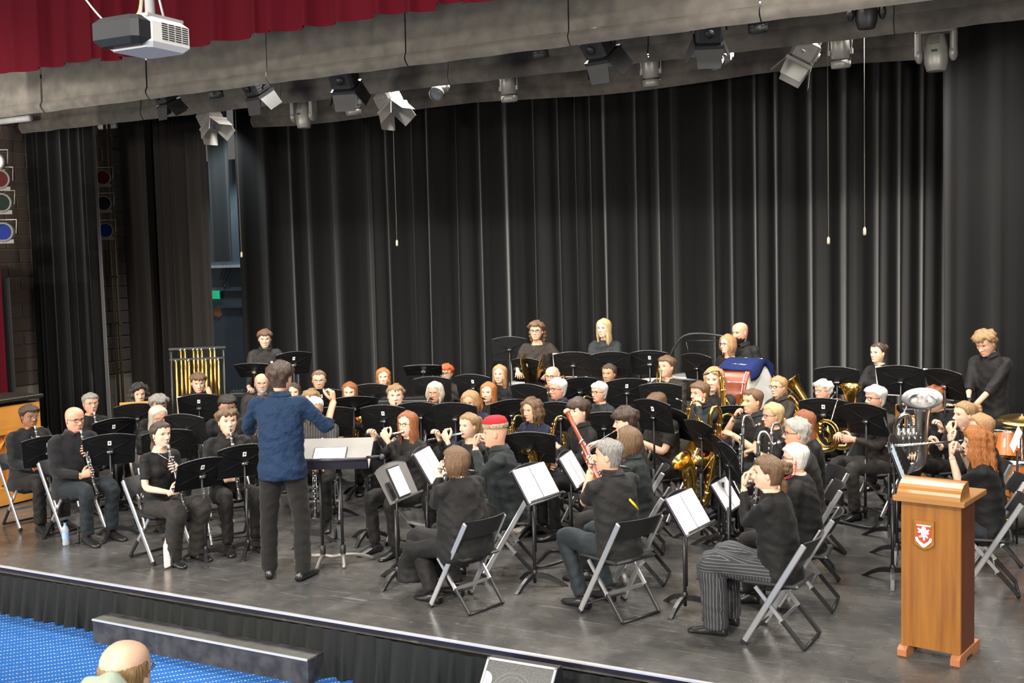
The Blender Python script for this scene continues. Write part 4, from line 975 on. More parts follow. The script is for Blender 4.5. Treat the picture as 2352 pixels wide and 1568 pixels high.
# ================================================================== CHAIRS
def make_chair():
    t = thing('folding_chair', '', 'chair')
    RAIL = STEEL
    for s in (-1,1):
        mb = MB(); a, b = Vector((s*.222,.20,.012)), Vector((s*.217,-.225,.735)); mb.tube([a,b], .009, 4, up=(1,0,0), ry=None, smooth=False)
        d = (b-a).normalized(); X = Vector((1,0,0)); Z = d; Yv = Z.cross(X)
        M3 = Matrix((X, Yv, Z)).transposed(); mb = MB(); mb.box((a+b)/2, (.020,.042,(b-a).length), 0, M3, .006); mb.build('side_rail', RAIL, t)
        mb = MB(); mb.box(a+d*.005, (.024,.046,.03), 0, M3); mb.build('foot_cap', BLACKP, t)
        c, e = Vector((s*.198,.12,.41)), Vector((s*.188,-.215,.015)); m_ = lerp(c,e,.55); d2 = (e-c).normalized(); M4 = Matrix((X, d2.cross(X), d2)).transposed()
        mb = MB(); mb.box((c+m_)/2, (.014,.026,(m_-c).length), 0, M4); mb.build('rear_leg', RAIL, t)
        mb = MB(); mb.box((m_+e)/2, (.020,.030,(e-m_).length), 0, M4, .004); mb.build('leg_sleeve', BLACKP, t)
    mb = MB(); mb.tube([(-.19,-.212,.018),(.19,-.212,.018)], .012, 6); mb.build('rear_bar', BLACKM, t)
    mb = MB(); mb.box((0,-.045,.185), (.385,.008,.026)); mb.build('cross_brace', RAIL, t)
    mb = MB(); mb.tube([(-.215,.165,.07),(.215,.165,.07)], .008, 6); mb.build('front_bar', BLACKM, t)
    mb = MB()
    def bk(u, v):
        x = -.215+.43*u; c = -.045*(1-(2*u-1)**2); z = .595+.155*v; y = -.135-.577*(z-.595)+c-.012
        return (x, y, z)
    mb.grid(bk, 14, 5); n = len(mb.v); vs = [(v[0], v[1]+.016, v[2]) for v in mb.v]; fs = [f[::-1] for f in mb.f]; mb.add(vs, fs)
    nu = 15
    for j in range(5):
        for i in (0,14): a = j*nu+i; mb.add([mb.v[a],mb.v[a+nu],mb.v[n+a+nu],mb.v[n+a]], [(0,1,2,3)])
    for i in range(14):
        for j in (0,5): a = j*nu+i; mb.add([mb.v[a],mb.v[a+1],mb.v[n+a+1],mb.v[n+a]], [(0,1,2,3)])
    mb.build('backrest', BLACKP, t)
    mb = MB(); mb.box((0,.02,.432), (.41,.40,.026), 0, None, .012); mb.build('seat', BLACKP, t)
    return t
CHAIR0 = make_chair(); CH_USED = [False]
def chair(loc, rz, label, s=1.0):
    if not CH_USED[0]: o = CHAIR0; CH_USED[0] = True; o.location = loc; o.rotation_euler = (0,0,rz); o['label'] = label; o['group'] = 'black and silver folding chairs'
    else: o = dup(CHAIR0, loc, rz, label, 'black and silver folding chairs')
    o.scale = (s,s,s); return o
# ================================================================== MUSIC STANDS
def desk_outline(w=.255, h=.165, arch=.040):
    pts = [(-w*.93,-h),(w*.93,-h)]
    for i in range(13):
        u = 1-2*i/12; pts.append((w*u, h-arch*(u*u)))
    return pts
def ribs(mb):
    for sx in (-1,1):
        for sz in (-1,1): mb.tube([(0,.004,-.01),(sx*.12,.004,.05*sz-.005),(sx*.21,.003,.095*sz)], [.006,.005,.003], 5)
    mb.tube([(-.20,.003,.105),(-.1,.003,.125),(0,.003,.133),(.1,.003,.125),(.20,.003,.105)], .0035, 5)
def make_stand(kind):
    t = thing('music_stand', '', 'music stand'); t['moving'] = 0
    if kind == 'fin':
        for k in range(3):
            a = R(90+120*k+30); d = Vector((math.cos(a), math.sin(a), 0)); n = Vector((-d.y,d.x,0))
            top = [(.0,.115),(.06,.112),(.12,.095),(.18,.065),(.24,.025),(.275,.004)]; bot = [(.275,.0),(.235,.0),(.17,.035),(.11,.060),(.05,.072),(0,.075)]
            mb = MB(); pts = top+bot; M = Matrix(((d.x,n.x,0,0),(d.y,n.y,0,0),(0,0,1,0),(0,0,0,1)))
            mb.prism([(p[0],p[1]) for p in pts], .030, M); mb.build('leg', BLACKM, t)
    else:
        mb = MB(); w, d = .27, .24; pth = catmull([(-.05,d*.4,.08),(-w*.8,-d*.5,.028),(-w,-d,.02),(-w*.6,-d*1.15,.02),(0,-d*1.15,.02),(w*.6,-d*1.15,.02),(w,-d,.02),(w*.8,-d*.5,.028),(.05,d*.4,.08)],4)
        mb.tube(pth, .014, 7); mb.build('sled_base', BLACKM, t)
    mb = MB(); mb.tube([(0,0,.03),(0,0,.62)], .0135, 10); mb.lathe([(.02,.09),(.022,.10),(.022,.13),(.015,.14)], 10); mb.build('pole', BLACKM, t)
    mv = []
    mb = MB(); mb.tube([(0,.015,-.58),(0,.015,-.02)], .010, 8); o = mb.build('inner_tube', BLACKM, t); o['up'] = 1
    mb = MB(); mb.prism(desk_outline(), .004); ribs(mb) ; mb.v = [(x, -y, z) if False else (x,y,z) for x,y,z in mb.v]
    for v in range(len(mb.v)): x,y,z = mb.v[v]; mb.v[v] = (x, -y-.035*(x/.255)**2*0, z)
    o = mb.build('desk', DESK, t); o['up'] = 2
    mb = MB(); ol = desk_outline(); mb.tube([(p[0],0,p[1]) for p in ol[2:]], .0045, 5); o = mb.build('top_edge', mat('desk_edge_highlight',(.10,.10,.105),.3,.6), t); o['up'] = 2  # edge highlight put into the colour: rim paler than the desk
    mb = MB(); mb.box((0,.026,-.165), (.475,.055,.004)); mb.box((0,.052,-.159), (.475,.004,.016)); o = mb.build('shelf', mat('shelf_grey',(.045,.044,.044),.45), t); o['up'] = 2
    mb = MB(); mb.box((0,-.018,-.015), (.06,.03,.03)); mb.tube([(-.03,-.03,-.015),(.03,-.03,-.015)], .008, 6); o = mb.build('bracket', CHROME, t); o['up'] = 2
    mb = MB(); mb.box((0,-.0045,.068), (.034,.002,.044), 0); mb.box((0,-.006,.070), (.016,.002,.018), 1); o = mb.build('label_sticker', [WHITE, mat('sticker_mark',(.16,.06,.05),.6)], t); o['up'] = 2
    return t
STAND0 = {'fin':make_stand('fin'), 'sled':make_stand('sled')}; ST_USED = {'fin':False,'sled':False}
STANDS = {}
def stand(key, cx, cy, pid, label, base=None, kind='fin', tilt=22, face=None, h=None, dist=.62, sticker=True, grey=False, ymax=None):
    tgt = PEOPLE[pid]['loc'] if pid in PEOPLE else None
    if base is not None:
        p = at(base[0], base[1], 0); 
        if h is None: h = atY(cx, cy, p.y).z
    elif h is not None:
        p = at(cx, cy, h); ym = ymax or ((tgt.y-.5) if tgt is not None else 13)
        if p.y > ym: p = atY(cx, cy, ym); h = p.z
    else:
        best = None
        for z in np.arange(.80,1.16,.01):
            q = at(cx, cy, z); fd = PEOPLE[pid]['face']; dq = (q-tgt).to_2d(); e = abs(dq.length-dist)+.5*abs(z-.98)+(2 if dq.x*math.cos(R(fd))+dq.y*math.sin(R(fd)) < .25 else 0)
            if best is None or e < best[0]: best = (e, z, q)
        h, p = best[1], best[2]
    p = Vector((p.x, p.y, 0))
    if face is None: v = tgt-p; face = math.degrees(math.atan2(v.y, v.x))
    rz = R(face-90); src = STAND0[kind]
    if not ST_USED[kind]: o = src; ST_USED[kind] = True; o.location = p; o.rotation_euler = (0,0,rz); o['label'] = label; o['group'] = 'black music stands'
    else: o = dup(src, p, rz, label, 'black music stands')
    Mt = Matrix.Rotation(R(tilt),4,'X')
    for c in list(o.children):
        u = c.get('up', 0)
        if u == 1: c.location = (0,0,h)
        if u == 2: c.location = (0,.02,h); c.rotation_euler = (R(tilt),0,0)
        if grey and c.name.startswith('desk'):
            c.data = c.data.copy(); c.data.materials[0] = DESKG
        if not sticker and c.name.startswith('label_sticker'): bpy.data.objects.remove(c)
    M = Matrix.Translation((p.x,p.y,h))@Matrix.Rotation(rz,4,'Z')@Matrix.Translation((0,.02,0))@Mt
    STANDS[key] = M; return M
# ================================================================== INSTRUMENTS (origin at the mouth, +Y forward, +X player's right)
def keys_on(mb, path, n, r, off, side=1, rr=.012):
    P = catmull(path, 8); m = len(P)
    for i in range(n):
        k = int((i+.6)/(n+.2)*(m-2)); p = P[k]; t = (P[k+1]-P[k]).normalized(); nn = t.cross(Vector((1,0,0))); nn.normalize()
        if nn.y < 0: nn = -nn
        sdv = t.cross(nn); q = p+nn*(off)+sdv*(.006*side*(1 if i % 2 else -1))
        M = nn.to_track_quat('Z','Y').to_matrix().to_4x4(); M.translation = q
        mb.lathe([(0,.005),(rr*.8,.005),(rr,.0),(rr*.7,-.006)], 9, 0, M)
    for s in (-1,1):
        a, b = P[int(m*.12)], P[int(m*.9)]; mb.tube([a+Vector((s*off*.9,off*.5,0)), b+Vector((s*off*.9,off*.5,0))], .0028, 5)
def i_clarinet():
    D = Vector((0,0,-1)); body = MB(); body.lathe([(.0135,-.085),(.0155,-.09),(.0155,-.14),(.0145,-.145),(.0145,-.34),(.0155,-.345),(.0155,-.56),(.017,-.57)], 14)
    mp = MB(); mp.lathe([(.003,.012),(.006,-.01),(.010,-.045),(.0125,-.06),(.0125,-.085)], 12)
    bell = MB(); bell.lathe([(.0155,-.565),(.019,-.60),(.027,-.635),(.039,-.66),(.036,-.66),(.024,-.63)], 20)
    ring = MB()
    for z in (-.088,-.143,-.342,-.565): ring.lathe([(.0168,z-.004),(.0172,z),(.0168,z+.004)], 14)
    ring.lathe([(.0395,-.658),(.0405,-.662),(.0385,-.662)], 20)
    lig = MB(); lig.lathe([(.0125,-.03),(.0135,-.035),(.0135,-.06),(.0125,-.062)], 12)
    k = MB(); keys_on(k, [(0,0,-.15),(0,0,-.35),(0,0,-.55)], 14, .012, .019, 1, .0095)
    return [('body',body,WOODB),('mouthpiece',mp,BLACKP),('bell',bell,WOODB),('rings',ring,SILVER),('ligature',lig,SILVER),('keywork',k,SILVER)]
def i_flute():
    # runs to the player's right (+X)
    b = MB(); b.tube([(-.055,.022,0),(.61,.022,0)], .0095, 12); b.lathe([(.011,-.003),(.0115,0),(.011,.003)], 10, 0, Matrix.Translation((.18,.022,0))@Matrix.Rotation(R(90),4,'Y'))
    lp = MB(); lp.ball((0,.020,.006), (.019,.013,.007), 12, 8)
    k = MB()
    for i in range(13): 
        x = .21+i*.029; M = Matrix.Translation((x,.030,.007))@Matrix.Rotation(R(-35),4,'X'); k.lathe([(0,.004),(.008,.004),(.0095,0),(.006,-.003)], 10, 0, M)
    k.tube([(.20,.030,-.006),(.57,.030,-.006)], .003, 5)
    return [('tube',b,SILVER),('lip_plate',lp,SILVER),('keywork',k,SILVER)]
def sax_path(s): 
    neck = [(0,.0,0),(0,.05,.012),(0,.10,.035),(0,.145,.030),(0,.165,-.005)]
    bodyp = [(0,.165,-.01),(.012,.185,-.20),(.03,.205,-.42),(.036,.215,-.48)]
    bow = [(.036,.215,-.48),(.042,.235,-.545),(.048,.285,-.565),(.054,.325,-.53),(.056,.335,-.47)]
    bell = [(.056,.335,-.47),(.058,.345,-.38),(.060,.37,-.30),(.062,.41,-.255)]
    f = lambda L: [(x*s, .06+(y-.06)*s if y > .06 else y, z*s) for x,y,z in L]
    return f(neck), f(bodyp), f(bow), f(bell)
def i_sax(s=1.0, loop=False):
    ne, bo, bw, be = sax_path(s)
    mp = MB(); mp.tube([(0,-.012,-.001),(0,.03,.005),(0,.065,.018)], [.005,.010,.012], 10)
    n = MB(); P = catmull(ne[1:],6); n.tube(P, resample([.0085,.010,.0115,.0125],len(P)), 12); n.lathe([(.015*s,-.012),(.016*s,0),(.015*s,.012)], 14, 0, Matrix.Translation(bo[0]))
    b = MB(); P = catmull(bo,6); b.tube(P, [r*s for r in resample([.0135,.020,.028,.031],len(P))], 16)
    w = MB(); P = catmull(bw,6); w.tube(P, [r*s for r in resample([.031,.034,.036,.038,.040],len(P))], 16)
    e = MB(); P = catmull(be,6); rr = [r*s for r in resample([.040,.044,.048,.052,.060,.078],len(P))]
    e.tube(P, rr, 24, cap=False); e.tube([P[-1]+(P[-1]-P[-2])*.3, P[-1], P[-4], P[-8]], [rr[-1]*1.0,rr[-1]*.93,rr[-4]*.85,rr[-8]*.8], 24, cap=False)
    k = MB(); keys_on(k, bo, 12, .012, .030*s, 1, .015*s); keys_on(k, be[:3], 3, .02, .046*s, 1, .022*s)
    for q in (.25,.5,.75):
        p = catmull(bo,8)[int(q*24)]; k.lathe([(0,.004),(.014*s,.004),(.016*s,-.006)], 10, 0, Matrix.Translation(p+Vector((.028*s,0,0)))@Matrix.Rotation(R(90),4,'Y'))
    k.tube([Vector(bo[1])+Vector((-.03*s,.02,0)), Vector(be[1])+Vector((-.04*s,-.03,-.03))], .005, 6)
    parts = [('mouthpiece',mp,BLACKP),('neck',n,BRASS),('body',b,BRASS),('bow',w,BRASS),('bell',e,BRASS),('keywork',k,BRASSD)]
    if loop:
        l = MB(); c = Vector(bo[0]); l.tube(catmull([c+Vector((0,0,-.02)), c+Vector((0,.02,.10)), c+Vector((0,.07,.15)), c+Vector((0,.12,.10)), c+Vector((0,.12,-.06)), c+Vector((.01,.09,-.14)), c+Vector((.015,.05,-.16))],6), .015*s, 10); parts.append(('crook_loop',l,BRASS))
    return parts
def i_bassclar(L=.95):
    mp = MB(); mp.tube([(0,-.014,.002),(0,.02,-.006),(0,.05,-.014),(0,.066,-.018)], [.003,.009,.013,.0145], 10)
    lg = MB(); lg.tube([(0,.030,-.009),(0,.058,-.016)], .0155, 10); lg.box((0,.045,.006),(.012,.02,.01))
    n = MB(); P = catmull([(0,.066,-.018),(0,.088,-.024),(0,.105,-.004),(0,.125,.045),(0,.155,.075),(0,.19,.065),(0,.203,.02),(0,.205,-.01)],5); n.tube(P, resample([.012,.0115,.0115,.012,.0125,.013,.0135,.014],len(P)), 12)
    n.lathe([(.018,-.02),(.019,-.01),(.019,.01),(.0165,.015)], 14, 0, Matrix.Translation((0,.205,-.01)))
    b = MB(); b.tube([(0,.205,-.02),(0,.235,-L)], [.017,.0185], 14)
    be = MB(); P = catmull([(0,.235,-L),(0,.25,-L-.06),(0,.29,-L-.075),(0,.33,-L-.03),(0,.35,-L+.05)],5); be.tube(P, resample([.02,.024,.03,.038,.06],len(P)), 16, cap=False)
    k = MB(); keys_on(k, [(0,.21,-.10),(0,.22,-L*.5),(0,.232,-L*.95)], 20, .014, .024, 1, .013)
    for z in (-.10,-L*.48,-L*.55,-L*.97): k.lathe([(.020,z-.008),(.021,z),(.020,z+.008)], 12, 0, Matrix.Translation((0,.207+.03*(-z/L),0)))
    return [('mouthpiece',mp,BLACKP),('ligature',lg,SILVER),('neck',n,SILVER),('body',b,WOODB),('bell',be,SILVER),('keywork',k,SILVER)]
def i_bassoon():
    RW = mat('maple_red',(.24,.045,.014),.28,coat=.4); IV = mat('ivory_ring',(.75,.52,.32),.4)
    # long body crosses the player: top at upper right, foot at lower left; origin = reed
    T, B_ = Vector((-.36,.20,.20)), Vector((-.04,.17,-.78)); T, B_ = Vector((.40,.16,.16)), Vector((.10,.16,-.98))
    d = (B_-T).normalized(); a = MB(); a.tube([T,T+d*.06,T+d*.3,T+d*.32,T+d*.72,B_], [.021,.019,.018,.024,.026,.032], 14)
    b = MB(); b.tube([T+d*.42+Vector((0,-.035,0)),B_+Vector((0,-.035,0))], [.016,.024], 12)
    r = MB(); r.tube([T-d*.025,T-d*.004,T+d*.012], [.027,.025,.022], 14); r.tube([T-d*.02, T+d*.01],[.015,.012],10)
    s = MB()
    for q in (.30,.45,.70): s.tube([T+d*q, T+d*(q+.018)], .0275, 14)
    bc = MB(); q = T+d*.42+Vector((0,-.035,0)); bc.tube(catmull([(0,.0,0),(.05,.012,.0),(.14,.02,-.02),(.22,.05,-.005),q+Vector((-.02,-.02,.05)),q],5), .0042, 7)
    rd = MB(); rd.tube([(-.012,-.012,.002),(.02,.006,.001)], [.006,.003], 6)
    k = MB()
    for i in range(14): p = T+d*(.36+i*.045)+Vector((-.02*(1 if i%2 else -.5),-.03 if i%3 else .03,0)); k.ball(p, (.011,.011,.007), 8, 5)
    k.tube([T+d*.34+Vector((.02,-.025,0)), T+d*.95+Vector((.02,-.03,0))], .004, 5); k.tube([T+d*.34+Vector((-.02,.025,0)), T+d*.9+Vector((-.02,.025,0))], .004, 5)
    return [('long_joint',a,RW),('wing_joint',b,RW),('bell_ring',r,IV),('bands',s,SILVER),('bocal',bc,SILVER),('reed',rd,mat('cane',(.6,.32,.15),.6)),('keywork',k,SILVER)]
def bellflare(mb, P, rr, n=28):
    mb.tube(P, rr, n, cap=False); m = len(P); q = range(m-1, max(m-9,0), -1)
    mb.tube([P[i] for i in q], [rr[i]*.94 for i in q], n, cap=False); mb.tube([P[-1]+(P[-1]-P[-2]).normalized()*.002, P[-1]-(P[-1]-P[-2]).normalized()*.006], [rr[-1]*1.012]*2, n, cap=False)
def i_euph(s=1.0, m=BRASS, bellr=.14, leanx=.16, bx=-.06):
    # bell rises on the player's side; origin at mouthpiece
    lp = MB(); lp.tube([(0,0,0),(0,.02,-.002),(0,.05,-.006)], [.013,.011,.005], 12); lp.tube(catmull([(0,.05,-.006),(.03,.12,-.02),(.07,.17,-.06),(.08,.18,-.14)],5), .0065, 8)
    C = Vector((bx,.20,-.25)); up = Vector((leanx,-.02,1)).normalized(); sx = Vector((1,0,-leanx)).normalized()
    def p(a, b, y=0): return C+up*(a*s)+sx*(b*s)+Vector((0,y*s,0))
    be = MB(); P = catmull([p(-.28,.10),p(-.335,.03),p(-.32,-.07),p(-.22,-.11),p(.0,-.10),p(.20,-.095),p(.32,-.09),p(.385,-.088),p(.405,-.087)],6)
    rr = [r*s for r in resample([.042,.044,.047,.049,.053,.062,.082,.112,bellr],len(P))]; bellflare(be, P, rr)
    tb = MB(); P2 = catmull([p(-.28,.10),p(-.1,.115),p(.12,.115),p(.22,.075),p(.22,.02),p(.1,.0,.03),p(-.15,.0,.03)],6); tb.tube(P2, [r*s for r in resample([.040,.034,.028,.024,.020,.016,.013],len(P2))], 12)
    v = MB()
    for i in range(4): v.tube([p(.13,.085-.042*i+.02,.055), p(-.12,.085-.042*i+.02,.055)], .0165*s, 12); v.lathe([(0,.0),(.010*s,0),(.010*s,.012*s)], 8, 0, Matrix.Translation(p(.155,.085-.042*i+.02,.055)))
    sl = MB()
    for i in range(4):
        x = .105-.05*i; sl.tube(catmull([p(.10,x,.08),p(-.16+.03*i,x,.085),p(-.19+.03*i,x-.018,.085),p(-.16+.03*i,x-.036,.085),p(.05,x-.036,.08)],4), .008*s, 8)
    br = MB(); br.tube([p(.05,-.05),p(.05,.11)], .006*s, 6); br.tube([p(-.15,-.06),p(-.15,.1)], .006*s, 6)
    return [('mouthpiece',lp,SILVER),('bell',be,m),('main_tubing',tb,m),('valves',v,m),('slides',sl,m if m is BRASS else SILVER),('braces',br,m)]
def i_horn():
    C = Vector((.06,.22,-.34)); ax = Vector((.35,.93,.0)).normalized()
    u = Vector((0,0,1)); w = u.cross(ax)
    mp = MB(); mp.tube([(0,0,0),(0,.03,-.008),(.0,.06,-.02)], [.011,.006,.004], 10); mp.tube(catmull([(0,.06,-.02),(.0,.14,-.08),C+u*.14+w*.05],5), .0055, 8)
    def c(a, r, o=0): return C+u*(math.cos(a)*r)+w*(math.sin(a)*r)+ax*o
    tb = MB(); 
    for r, o in ((.15,0),(.125,.02),(.135,-.02)): tb.tube([c(a,r,o) for a in np.linspace(0,2*PI,29)[:-1]], .0075, 8, closed=True)
    for i in range(3): tb.tube(catmull([c(.3,.10-.02*i,.03),c(1.6,.06,.03),c(2.6,.09-.02*i,.03),c(3.4,.03,.03)],4), .0065, 7)
    be = MB(); P = catmull([c(-2.6,.15),c(-1.6,.16),c(-.9,.17)+Vector((.03,-.04,0)),c(-.7,.23)+Vector((.06,-.08,-.05)),Vector((.24,.10,-.44)),Vector((.26,.06,-.50))],6)
    P = catmull([c(1.6,.15),c(2.4,.155),c(3.1,.16),Vector((.20,.22,-.50)),Vector((.26,.15,-.50)),Vector((.285,.11,-.50))],6)
    bellflare(be, P, resample([.014,.02,.028,.042,.085,.155],len(P)))
    v = MB()
    for i in range(3): v.tube([c(.0,.02+.04*i,-.01)+w*-.06, c(.0,.02+.04*i,.05)+w*-.06], .017, 12)
    return [('mouthpiece',mp,SILVER),('tubing',tb,BRASS),('bell',be,BRASS),('valves',v,BRASS)]
def i_trombone():
    a = MB(); a.tube([(0,0,0),(0,.03,0),(0,.05,0)], [.013,.009,.006], 10); a.tube([(0,.05,0),(0,.78,-.06)], .0075, 8); a.tube([(-.10,.16,-.01),(-.10,.78,-.06)], .0075, 8); a.tube(catmull([(0,.78,-.06),(-.02,.83,-.064),(-.05,.845,-.066),(-.08,.83,-.064),(-.10,.78,-.06)],4), .0085, 8); a.tube([(0,.17,-.012),(-.10,.17,-.012)], .007, 6)
    b = MB(); P = catmull([(-.10,.16,-.01),(-.10,-.10,.02),(-.115,-.17,.04),(-.15,-.19,.06),(-.185,-.16,.075),(-.19,.0,.08),(-.19,.22,.06),(-.19,.32,.05),(-.19,.38,.044)],6); bellflare(b, P, resample([.0075,.0085,.010,.011,.012,.014,.022,.05,.105],len(P)))
    return [('slide',a,BRASS),('bell',b,BRASS)]
def i_trumpet():
    a = MB(); a.tube([(0,0,0),(0,.03,0),(0,.09,0)], [.0125,.007,.0055], 10); a.tube([(0,.09,0),(0,.45,0)], .006, 8)
    b = MB(); P = catmull([(0,.45,0),(0,.49,-.03),(0,.46,-.065),(0,.2,-.065),(0,.13,-.04),(0,.15,-.0),(.02,.3,.0),(.02,.47,.0),(.02,.51,0)],6); bellflare(b, P, resample([.006,.006,.0065,.007,.007,.008,.012,.035,.06],len(P)))
    v = MB()
    for i in range(3): v.tube([(.008,.22+.03*i,.045),(.008,.22+.03*i,-.09)], .0125, 10); v.tube([(.008,.22+.03*i,.045),(.008,.22+.03*i,.065)], .006, 8)
    return [('leadpipe',a,BRASS),('bell',b,BRASS),('valves',v,BRASS)]
IM = {}
def inst(kind, pid, label, fn, M=None, rot=None, name=None, cat=None, scale=None):
    p = PEOPLE[pid]
    if kind not in IM: IM[kind] = [(n, mb.mesh(n, m)) for n, mb, m in fn()]
    W_ = p['M']@Matrix.Translation(p['mouth'])@(rot if rot is not None else Matrix.Identity(4)) if M is None else M
    nm = name or kind
    o = thing(nm, label, cat or nm.replace('_',' '), (0,0,0)); 
    l, q, sc = W_.decompose(); o.location = l; o.rotation_mode = 'XYZ'; o.rotation_euler = q.to_euler('XYZ'); o.scale = sc
    for n, me in IM[kind]:
        c = bpy.data.objects.new(n, me); COL.objects.link(c); c.parent = o
    return o
def clar(pid, label, d=(0,.33,-.94)): return inst('clarinet', pid, label, i_clarinet, rot=Matrix.Rotation(R(PEOPLE[pid]['hy']*.8),4,'Z')@Vector((0,0,-1)).rotation_difference(Vector(d).normalized()).to_matrix().to_4x4())
# ================================================================== THE BAND
CO = Vector((-6.19,7.16,0))
def fc(px, py, z, d=0):
    P = at(px,py,z); v = CO-P; return math.degrees(math.atan2(v.y,v.x))+d
def pp(pid, px, py, z, label, short, d=0, face=None, **k):
    return person(pid, px, py, z, face if face is not None else fc(px,py,z,d), label, short, **k)
# conductor
pp(13, 643,866,1.73,'conductor in a blue shirt and black trousers standing with back to the hall','conductor',face=113,pose='stand',skin='fair',hair=('curlshort','dark'),hvol=.95,top=('blue','mid'),legs='wool',fat=1.13,lean=6,hy=-16,hp=-3,collar=True,
   R_t=(.37,.27,1.40),R_pole=(.35,-.15,-1),L_t=(-.20,.34,1.12),L_pole=(-1,-.3,-.4),arms='stand',curl=(1.0,.6),hd={1:((-.1,.2,1),(-.9,.2,0)),-1:None},wide=1.12,knee=.03,foot=-.03)
# --- left clarinets
pp(1,67,955,1.17,'dark-haired woman in glasses and black cardigan playing clarinet by the piano','clarinettist beside the piano',skin='brown',hair=('short','dark'),hvol=1.5,top=('knit','long'),glasses='wire',female=True,arms='clarinet',fat=1.28,badge=('teal',-1),hp=-4,jaw=1.08)
pp(2,170,962,1.20,'bald man in glasses and black sweater playing clarinet','bald clarinettist',skin='rosy',hair=('','grey'),top=('knit','long'),legs='denim',glasses='black',arms='clarinet',fat=1.22,collar=True,hp=-5,jaw=1.06)
pp(3,208,926,1.17,'short grey-haired woman in glasses and black tee playing clarinet','short grey-haired clarinettist',skin='rosy',hair=('short','salt'),top=('black','short'),glasses='wire',female=True,arms='clarinet',badge=('teal',-1))
pp(4,318,906,1.17,'young woman with long curly black hair behind an orange folder','long curly black-haired player',skin='light',hair=('longcurl','black'),top=('black','long'),female=True,arms='lap',hy=12,hvol=1.7,d=-14)
pp(5,364,930,1.16,'player with curly dark hair hidden behind the long grey-haired woman','half-hidden curly-haired player',skin='tan',hair=('curlshort','salt'),top=('black','long'),arms='lap',hp=-12)
pp(6,361,955,1.15,'woman with long grey hair, glasses and black tee','long grey-haired woman',skin='rosy',hair=('long','ash'),hlen=.26,top=('soft','short'),glasses='wire',female=True,arms='clarinet',hp=-14)
pp(7,370,997,1.16,'young dark-haired woman in black square-neck top playing clarinet','dark-haired front clarinettist',skin='pale',hair=('tied','dark'),hvol=1.9,tail='lowpony',top=('black','short'),legs='char',female=True,arms='clarinet',neck_low=True,foot=-.08,wide=1.45,badge=('blue',-1),fat=.95)
pp(8,455,877,1.20,'youth with wavy brown hair resting a hand on his cheek before the chimes','youth before the chimes',skin='pale',hair=('wavy','brown'),hvol=.85,top=('soft','long'),arms='lap',L_t=(-.135,.13,.985),L_pole=(-.7,.3,-1),hd={-1:((.25,-.1,1),(.6,-.6,0)),1:None},hp=-12,collar=True)
pp(9,521,930,1.20,'man with short black and grey hair behind the curly clarinet boy','man behind the curly boy',skin='tan',hair=('short','black'),hvol=1.2,top=('soft','long'),arms='lap',hp=-16)
pp(10,523,968,1.19,'boy with curly brown hair in black shirt playing clarinet','curly-haired clarinet boy',skin='pale',hair=('curlshort','brown'),top=('soft','long'),arms='clarinet',collar=True,hp=3)
pp(11,608,777,1.66,'youth with brown fringe standing at the glockenspiel','youth at the glockenspiel',pose='stand',skin='pale',hair=('wavy','brown'),hvol=.9,top=('char','long'),arms='stand',collar=True,hp=-8,badge=('teal',-1),L_t=(-.16,.34,1.12),R_t=(.24,.32,1.0))
pp(12,601,880,1.20,'grey-bearded man in glasses behind the conductor','bearded man behind the conductor',skin='rosy',hair=('fringe','grey'),top=('char','long'),glasses='wire',beard='grey',arms='lap',fat=1.15)
pp(14,674,901,1.13,'young woman with long straight brown hair right of the conductor','young woman right of the conductor',skin='light',hair=('long','dark'),hlen=.24,top=('black','long'),female=True,arms='lap')
pp(15,733,872,1.20,'man with cropped hair and glasses in a charcoal shirt','cropped-haired man in glasses',skin='fair',hair=('crew','brown'),top=('char','long'),glasses='wire',arms='lap',hp=-4)
pp(16,714,920,1.18,'man with wavy light brown hair behind the conductor\'s hand','wavy-haired man',skin='fair',hair=('curlshort','lightbrown'),hvol=.7,top=('soft','long'),arms='lap')
pp(17,722,938,1.19,'grey-haired man in a striped shirt facing the conductor\'s stand','man in the striped shirt',skin='rosy',hair=('short','white'),hvol=1.0,top=('stripe','long'),legs='trouser',arms='lap',collar=True,badge=('teal',-1),hp=-6,R_t=(-.03,.42,.66),L_t=(-.06,.40,.78),curl=(.9,.9))
pp(18,804,899,1.16,'long dark-haired woman with an alto saxophone','dark-haired saxophonist',skin='pale',hair=('long','auburn'),hlen=.26,top=('black','long'),female=True,arms='sax',hp=-6)
pp(19,880,866,1.16,'woman with long wavy red hair in the back row','wavy red-haired woman',skin='pale',hair=('long_wavy','ginger'),top=('black','long'),female=True,arms='lap',hy=6)
pp(20,907,908,1.19,'pale young man with short fair hair and a clarinet','fair-haired clarinettist',skin='pale',hair=('curlshort','lightbrown'),hvol=.5,top=('soft','long'),arms='clarinet',hy=18,jaw=1.15,fat=1.15)
pp(21,1025,857,1.17,'woman with short bright red hair and glasses','short red-haired woman',skin='light',hair=('wavy','red'),top=('brownblack','long'),glasses='black',female=True,arms='lap')
pp(22,1000,900,1.17,'woman with a grey bob and wire glasses holding a saxophone','grey-bobbed saxophonist',skin='rosy',hair=('bob','ash'),top=('soft','long'),glasses='wire',female=True,arms='sax',collar=True,hp=-4)
pp(23,936,973,1.17,'long red-haired woman in glasses playing flute','red-haired flautist',skin='pale',hair=('long','auburn'),hlen=.20,top=('soft','long'),glasses='red',female=True,arms='flute',badge=('teal',-1),hy=6)
pp(24,1083,920,1.13,'youth with a blonde bob looking down','blonde-bobbed youth',skin='fair',hair=('bob','strawberry'),top=('navy','long'),arms='lap',hp=-12)
